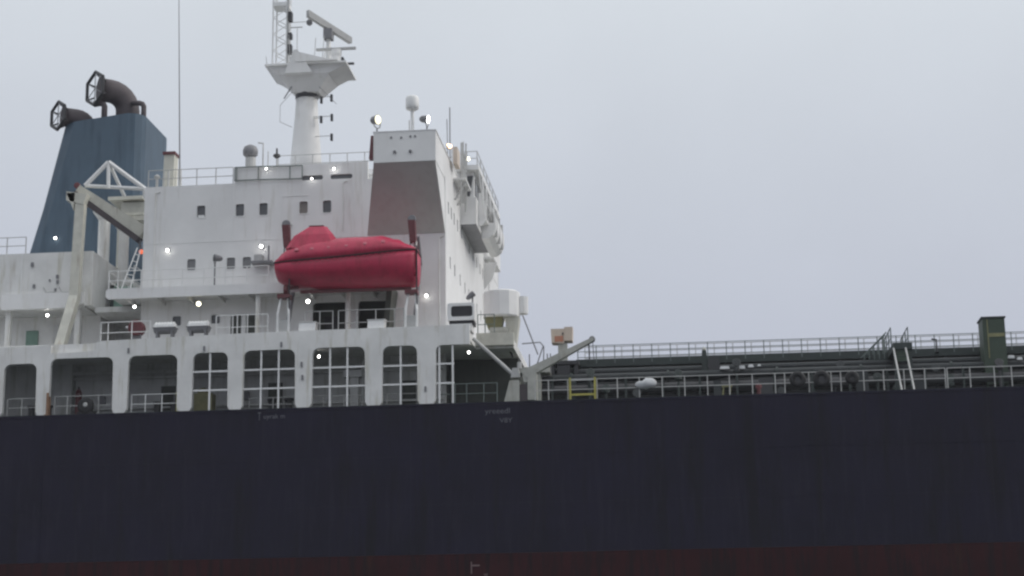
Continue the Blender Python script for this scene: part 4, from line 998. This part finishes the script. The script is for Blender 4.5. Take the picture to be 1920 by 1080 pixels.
for x, r_, lab in ((5.42, .42, 'leftmost of three black round fenders on the deck railing'), (6.62, .44, 'middle of three black round fenders on the deck railing'), (8.15, .36, 'rightmost of three black round fenders, hanging lower than the rail')):
    t = thing('rubber_fender', (x, -.1, 18.4), lab, 'fender', 'black round fenders on the deck railing')
    bb = MB(); nA, nB = 20, 8
    for i in range(nA):
        a = 2*math.pi*i/nA
        for j in range(nB):
            b_ = 2*math.pi*j/nB; rr = r_-.15+.15*math.cos(b_)
            bb.v.append((x+rr*math.cos(a), -.12+.13*math.sin(b_), 18.78+rr*math.sin(a)))
    for i in range(nA):
        for j in range(nB): bb.f.append((i*nB+j, i*nB+(j+1) % nB, ((i+1) % nA)*nB+(j+1) % nB, ((i+1) % nA)*nB+j))
    bb.build('tyre', 'rubber', t, smooth=True)
    MB().lathe([(r_*.55, -.05), (r_*.55, .05)], (x, -.1, 18.78), 14, (0, 1, 0)).build('core', 'guard', t)
    MB().tube([(x, -.12, 18.78+r_-.05), (x, .1, 19.17)], .015, 5).build('lanyard', 'guard', t)

# dark deck fitting and pale blocks on the pipes -------------------------------
t = thing('mooring_winch', (1.1, 6.6, 20.2), 'dark winch with an upright lever standing on the pipe deck', 'winch')
MB().box(1.0, 1.62, 6.2, 6.9, 20.2, 21.3).build('gear_case', 'guard', t)
MB().hexa([(.62, 6.3, 20.2), (1.0, 6.3, 20.2), (1.0, 6.6, 20.2), (.62, 6.6, 20.2), (.68, 6.3, 21.65), (.92, 6.3, 21.65), (.92, 6.6, 21.65), (.68, 6.6, 21.65)]).build('upright', 'green', t)
MB().lathe([(.09, 0), (.12, .08), (.05, .2)], (.8, 6.4, 21.65), 8).build('lever_head', 'boom', t)
for x, ww, hh, yy, zz, lab in ((1.88, .52, .16, 6.25, 20.5, 'longest of the pale blocks on the pipe right of the winch'), (2.82, .34, .18, 6.25, 20.48, 'bright square block second right of the winch'), (3.3, .3, .16, 6.25, 20.55, 'pale block third right of the winch'), (3.75, .18, .1, 6.25, 20.6, 'smallest pale block, fourth right of the winch'), (17.15, .36, .17, 6.25, 20.6, 'left of two pale blocks below the green box'), (17.6, .28, .15, 6.25, 20.5, 'right of two pale blocks below the green box')):
    t = thing('pipe_block', (x, yy, zz), lab, 'block', 'pale blocks along the pipes')
    MB().hexa([(x-ww/2, yy-.45, zz), (x+ww/2, yy-.45, zz), (x+ww/2, yy-.1, zz+.1), (x-ww/2, yy-.1, zz+.1), (x-ww/2+.04, yy-.4, zz+hh), (x+ww/2-.04, yy-.4, zz+hh), (x+ww/2-.04, yy-.1, zz+hh), (x-ww/2+.04, yy-.1, zz+hh)]).build('block', 'bagw', t)
    MB().box(x-.03, x+.03, yy-.3, yy-.2, zz+hh-.02, zz+hh+.03).build('lug', 'rail', t)

# olive legs by the rail
t = thing('deck_trestle', (1.9, 1.2, 18.12), 'small olive trestle behind the deck railing', 'trestle')
for x in (1.7, 2.05): MB().tube([(x-.08, 1.2, 18.12), (x, 1.2, 18.75)], .05, 6).build('leg', 'olive', t)
MB().box(1.6, 2.15, 1.1, 1.3, 18.72, 18.82).build('top', 'olive', t)
t = thing('fire_hydrant', (3.4, 2.0, 18.12), 'small red hydrant behind the deck railing', 'hydrant')
MB().lathe([(.1, 0), (.1, .5), (.16, .55), (.16, .7), (.06, .78)], (3.5, 1.5, 18.12), 10).build('body', 'darkred', t)
MB().lathe([(.06, 0), (.08, .2)], (3.5, 1.45, 18.6), 8, (0, -1, 0)).build('outlet', 'darkred', t)

# crossover platform, stair and ladder -------------------------------------------
t = thing('crossover_platform', (11.3, 6.5, 18.12), 'dark green crossover platform with handrails above the pipes', 'platform')
MB().box(10.75, 11.75, 4.0, 8.6, 20.95, 21.3).build('deck', 'green', t)
MB().box(10.9, 11.6, 4.1, 4.3, 20.3, 20.95).build('end_plate', 'boxgreen', t)
for x, y in ((10.85, 4.2), (11.65, 4.2)): MB().box(x-.08, x+.08, y-.08, y+.08, 18.12, 20.95).build('leg', 'green', t)
for x in (10.8, 11.7):
    for y in (5.2, 6.4, 7.6, 8.5):
        MB().tube([(x, y, 21.3), (x, y, 22.35)], .035, 6).build('post', 'rail_dark', t)
    MB().tube([(x, 5.2, 22.35), (x, 8.5, 22.35)], .03, 6).tube([(x, 5.2, 21.8), (x, 8.5, 21.8)], .025, 6).build('handrail', 'rail_dark', t)
t = thing('access_stair', (10.0, 7.6, 21.3), 'dark stair with posts climbing to the crossover platform', 'stair')
for y in (6.9, 7.6):
    MB().tube([(9.3, y, 21.05), (10.75, y, 22.45)], .035, 6).build('handrail', 'rail_dark', t)
    for k in range(5):
        x = 9.5+.27*k; MB().tube([(x, y, 20.95), (x, y, 21.05+(x-9.3)*.965)], .03, 6).build('post', 'rail_dark', t)
MB().hexa([(9.2, 6.9, 20.6), (10.75, 6.9, 20.9), (10.75, 7.6, 20.9), (9.2, 7.6, 20.6), (9.2, 6.9, 20.75), (10.75, 6.9, 21.35), (10.75, 7.6, 21.35), (9.2, 7.6, 20.75)]).build('stringer', 'green', t)
t = thing('deck_ladder', (11.1, 1.6, 18.12), 'pale inclined ladder from the main deck up to the crossover platform', 'ladder')
for x in (10.77, 11.4): MB().tube([(x, 1.4, 18.3), (x, 4.0, 21.0)], .05, 6).build('stringer', 'rail', t)
for k in range(8):
    u = .08+k*.12; MB().tube([(10.77, 1.4+2.6*u, 18.3+2.7*u), (11.4, 1.4+2.6*u, 18.3+2.7*u)], .02, 5).build('rung', 'green', t)

# tall green box --------------------------------------------------------------
t = thing('deck_house_box', (16.3, 7, 18.12), 'tall dark green steel box with a pale stripe standing among the pipes', 'steel box')
MB().box(15.72, 16.9, 5.6, 7.0, 19.2, 22.78).build('body', 'boxgreen', t)
MB().box(15.66, 16.96, 5.54, 7.06, 22.78, 22.86).build('lid', 'green', t)
MB().box(15.95, 16.0, 5.56, 5.6, 20.6, 22.7).build('stripe', 'olive', t)
MB().box(16.0, 16.85, 5.57, 5.6, 21.75, 21.95).build('band', 'olive', t)
for x in (15.8, 16.8): MB().box(x-.06, x+.06, 5.7, 5.82, 18.12, 19.2).build('leg', 'boxgreen', t)
t = thing('signal_post', (13.4, 7.2, 21.3), 'short dark hooked post on the catwalk between platform and green box', 'post')
MB().tube([(13.45, 7.2, 21.3), (13.45, 7.2, 22.0), (13.2, 7.2, 22.05)], .05, 6).build('stem', 'guard', t)
MB().box(13.35, 13.55, 7.1, 7.3, 21.3, 21.36).build('foot', 'guard', t)

# ---------------------------------------------------------------- mist
hz = MB().box(-120, 180, -110, 90, -1, 56).build('haze', 'sea')
hz['kind'] = 'stuff'; hz['label'] = 'thin grey sea mist'
hm = bpy.data.materials.new('thin_mist'); hm.use_nodes = True
ht = hm.node_tree; ht.nodes.clear()
ho = ht.nodes.new('ShaderNodeOutputMaterial'); hv = ht.nodes.new('ShaderNodeVolumePrincipled')
hv.inputs['Color'].default_value = (.94, .935, 1, 1); hv.inputs['Density'].default_value = .00022
hv.inputs['Anisotropy'].default_value = 0
ht.links.new(hv.outputs[0], ho.inputs['Volume'])
hz.data.materials.clear(); hz.data.materials.append(hm)
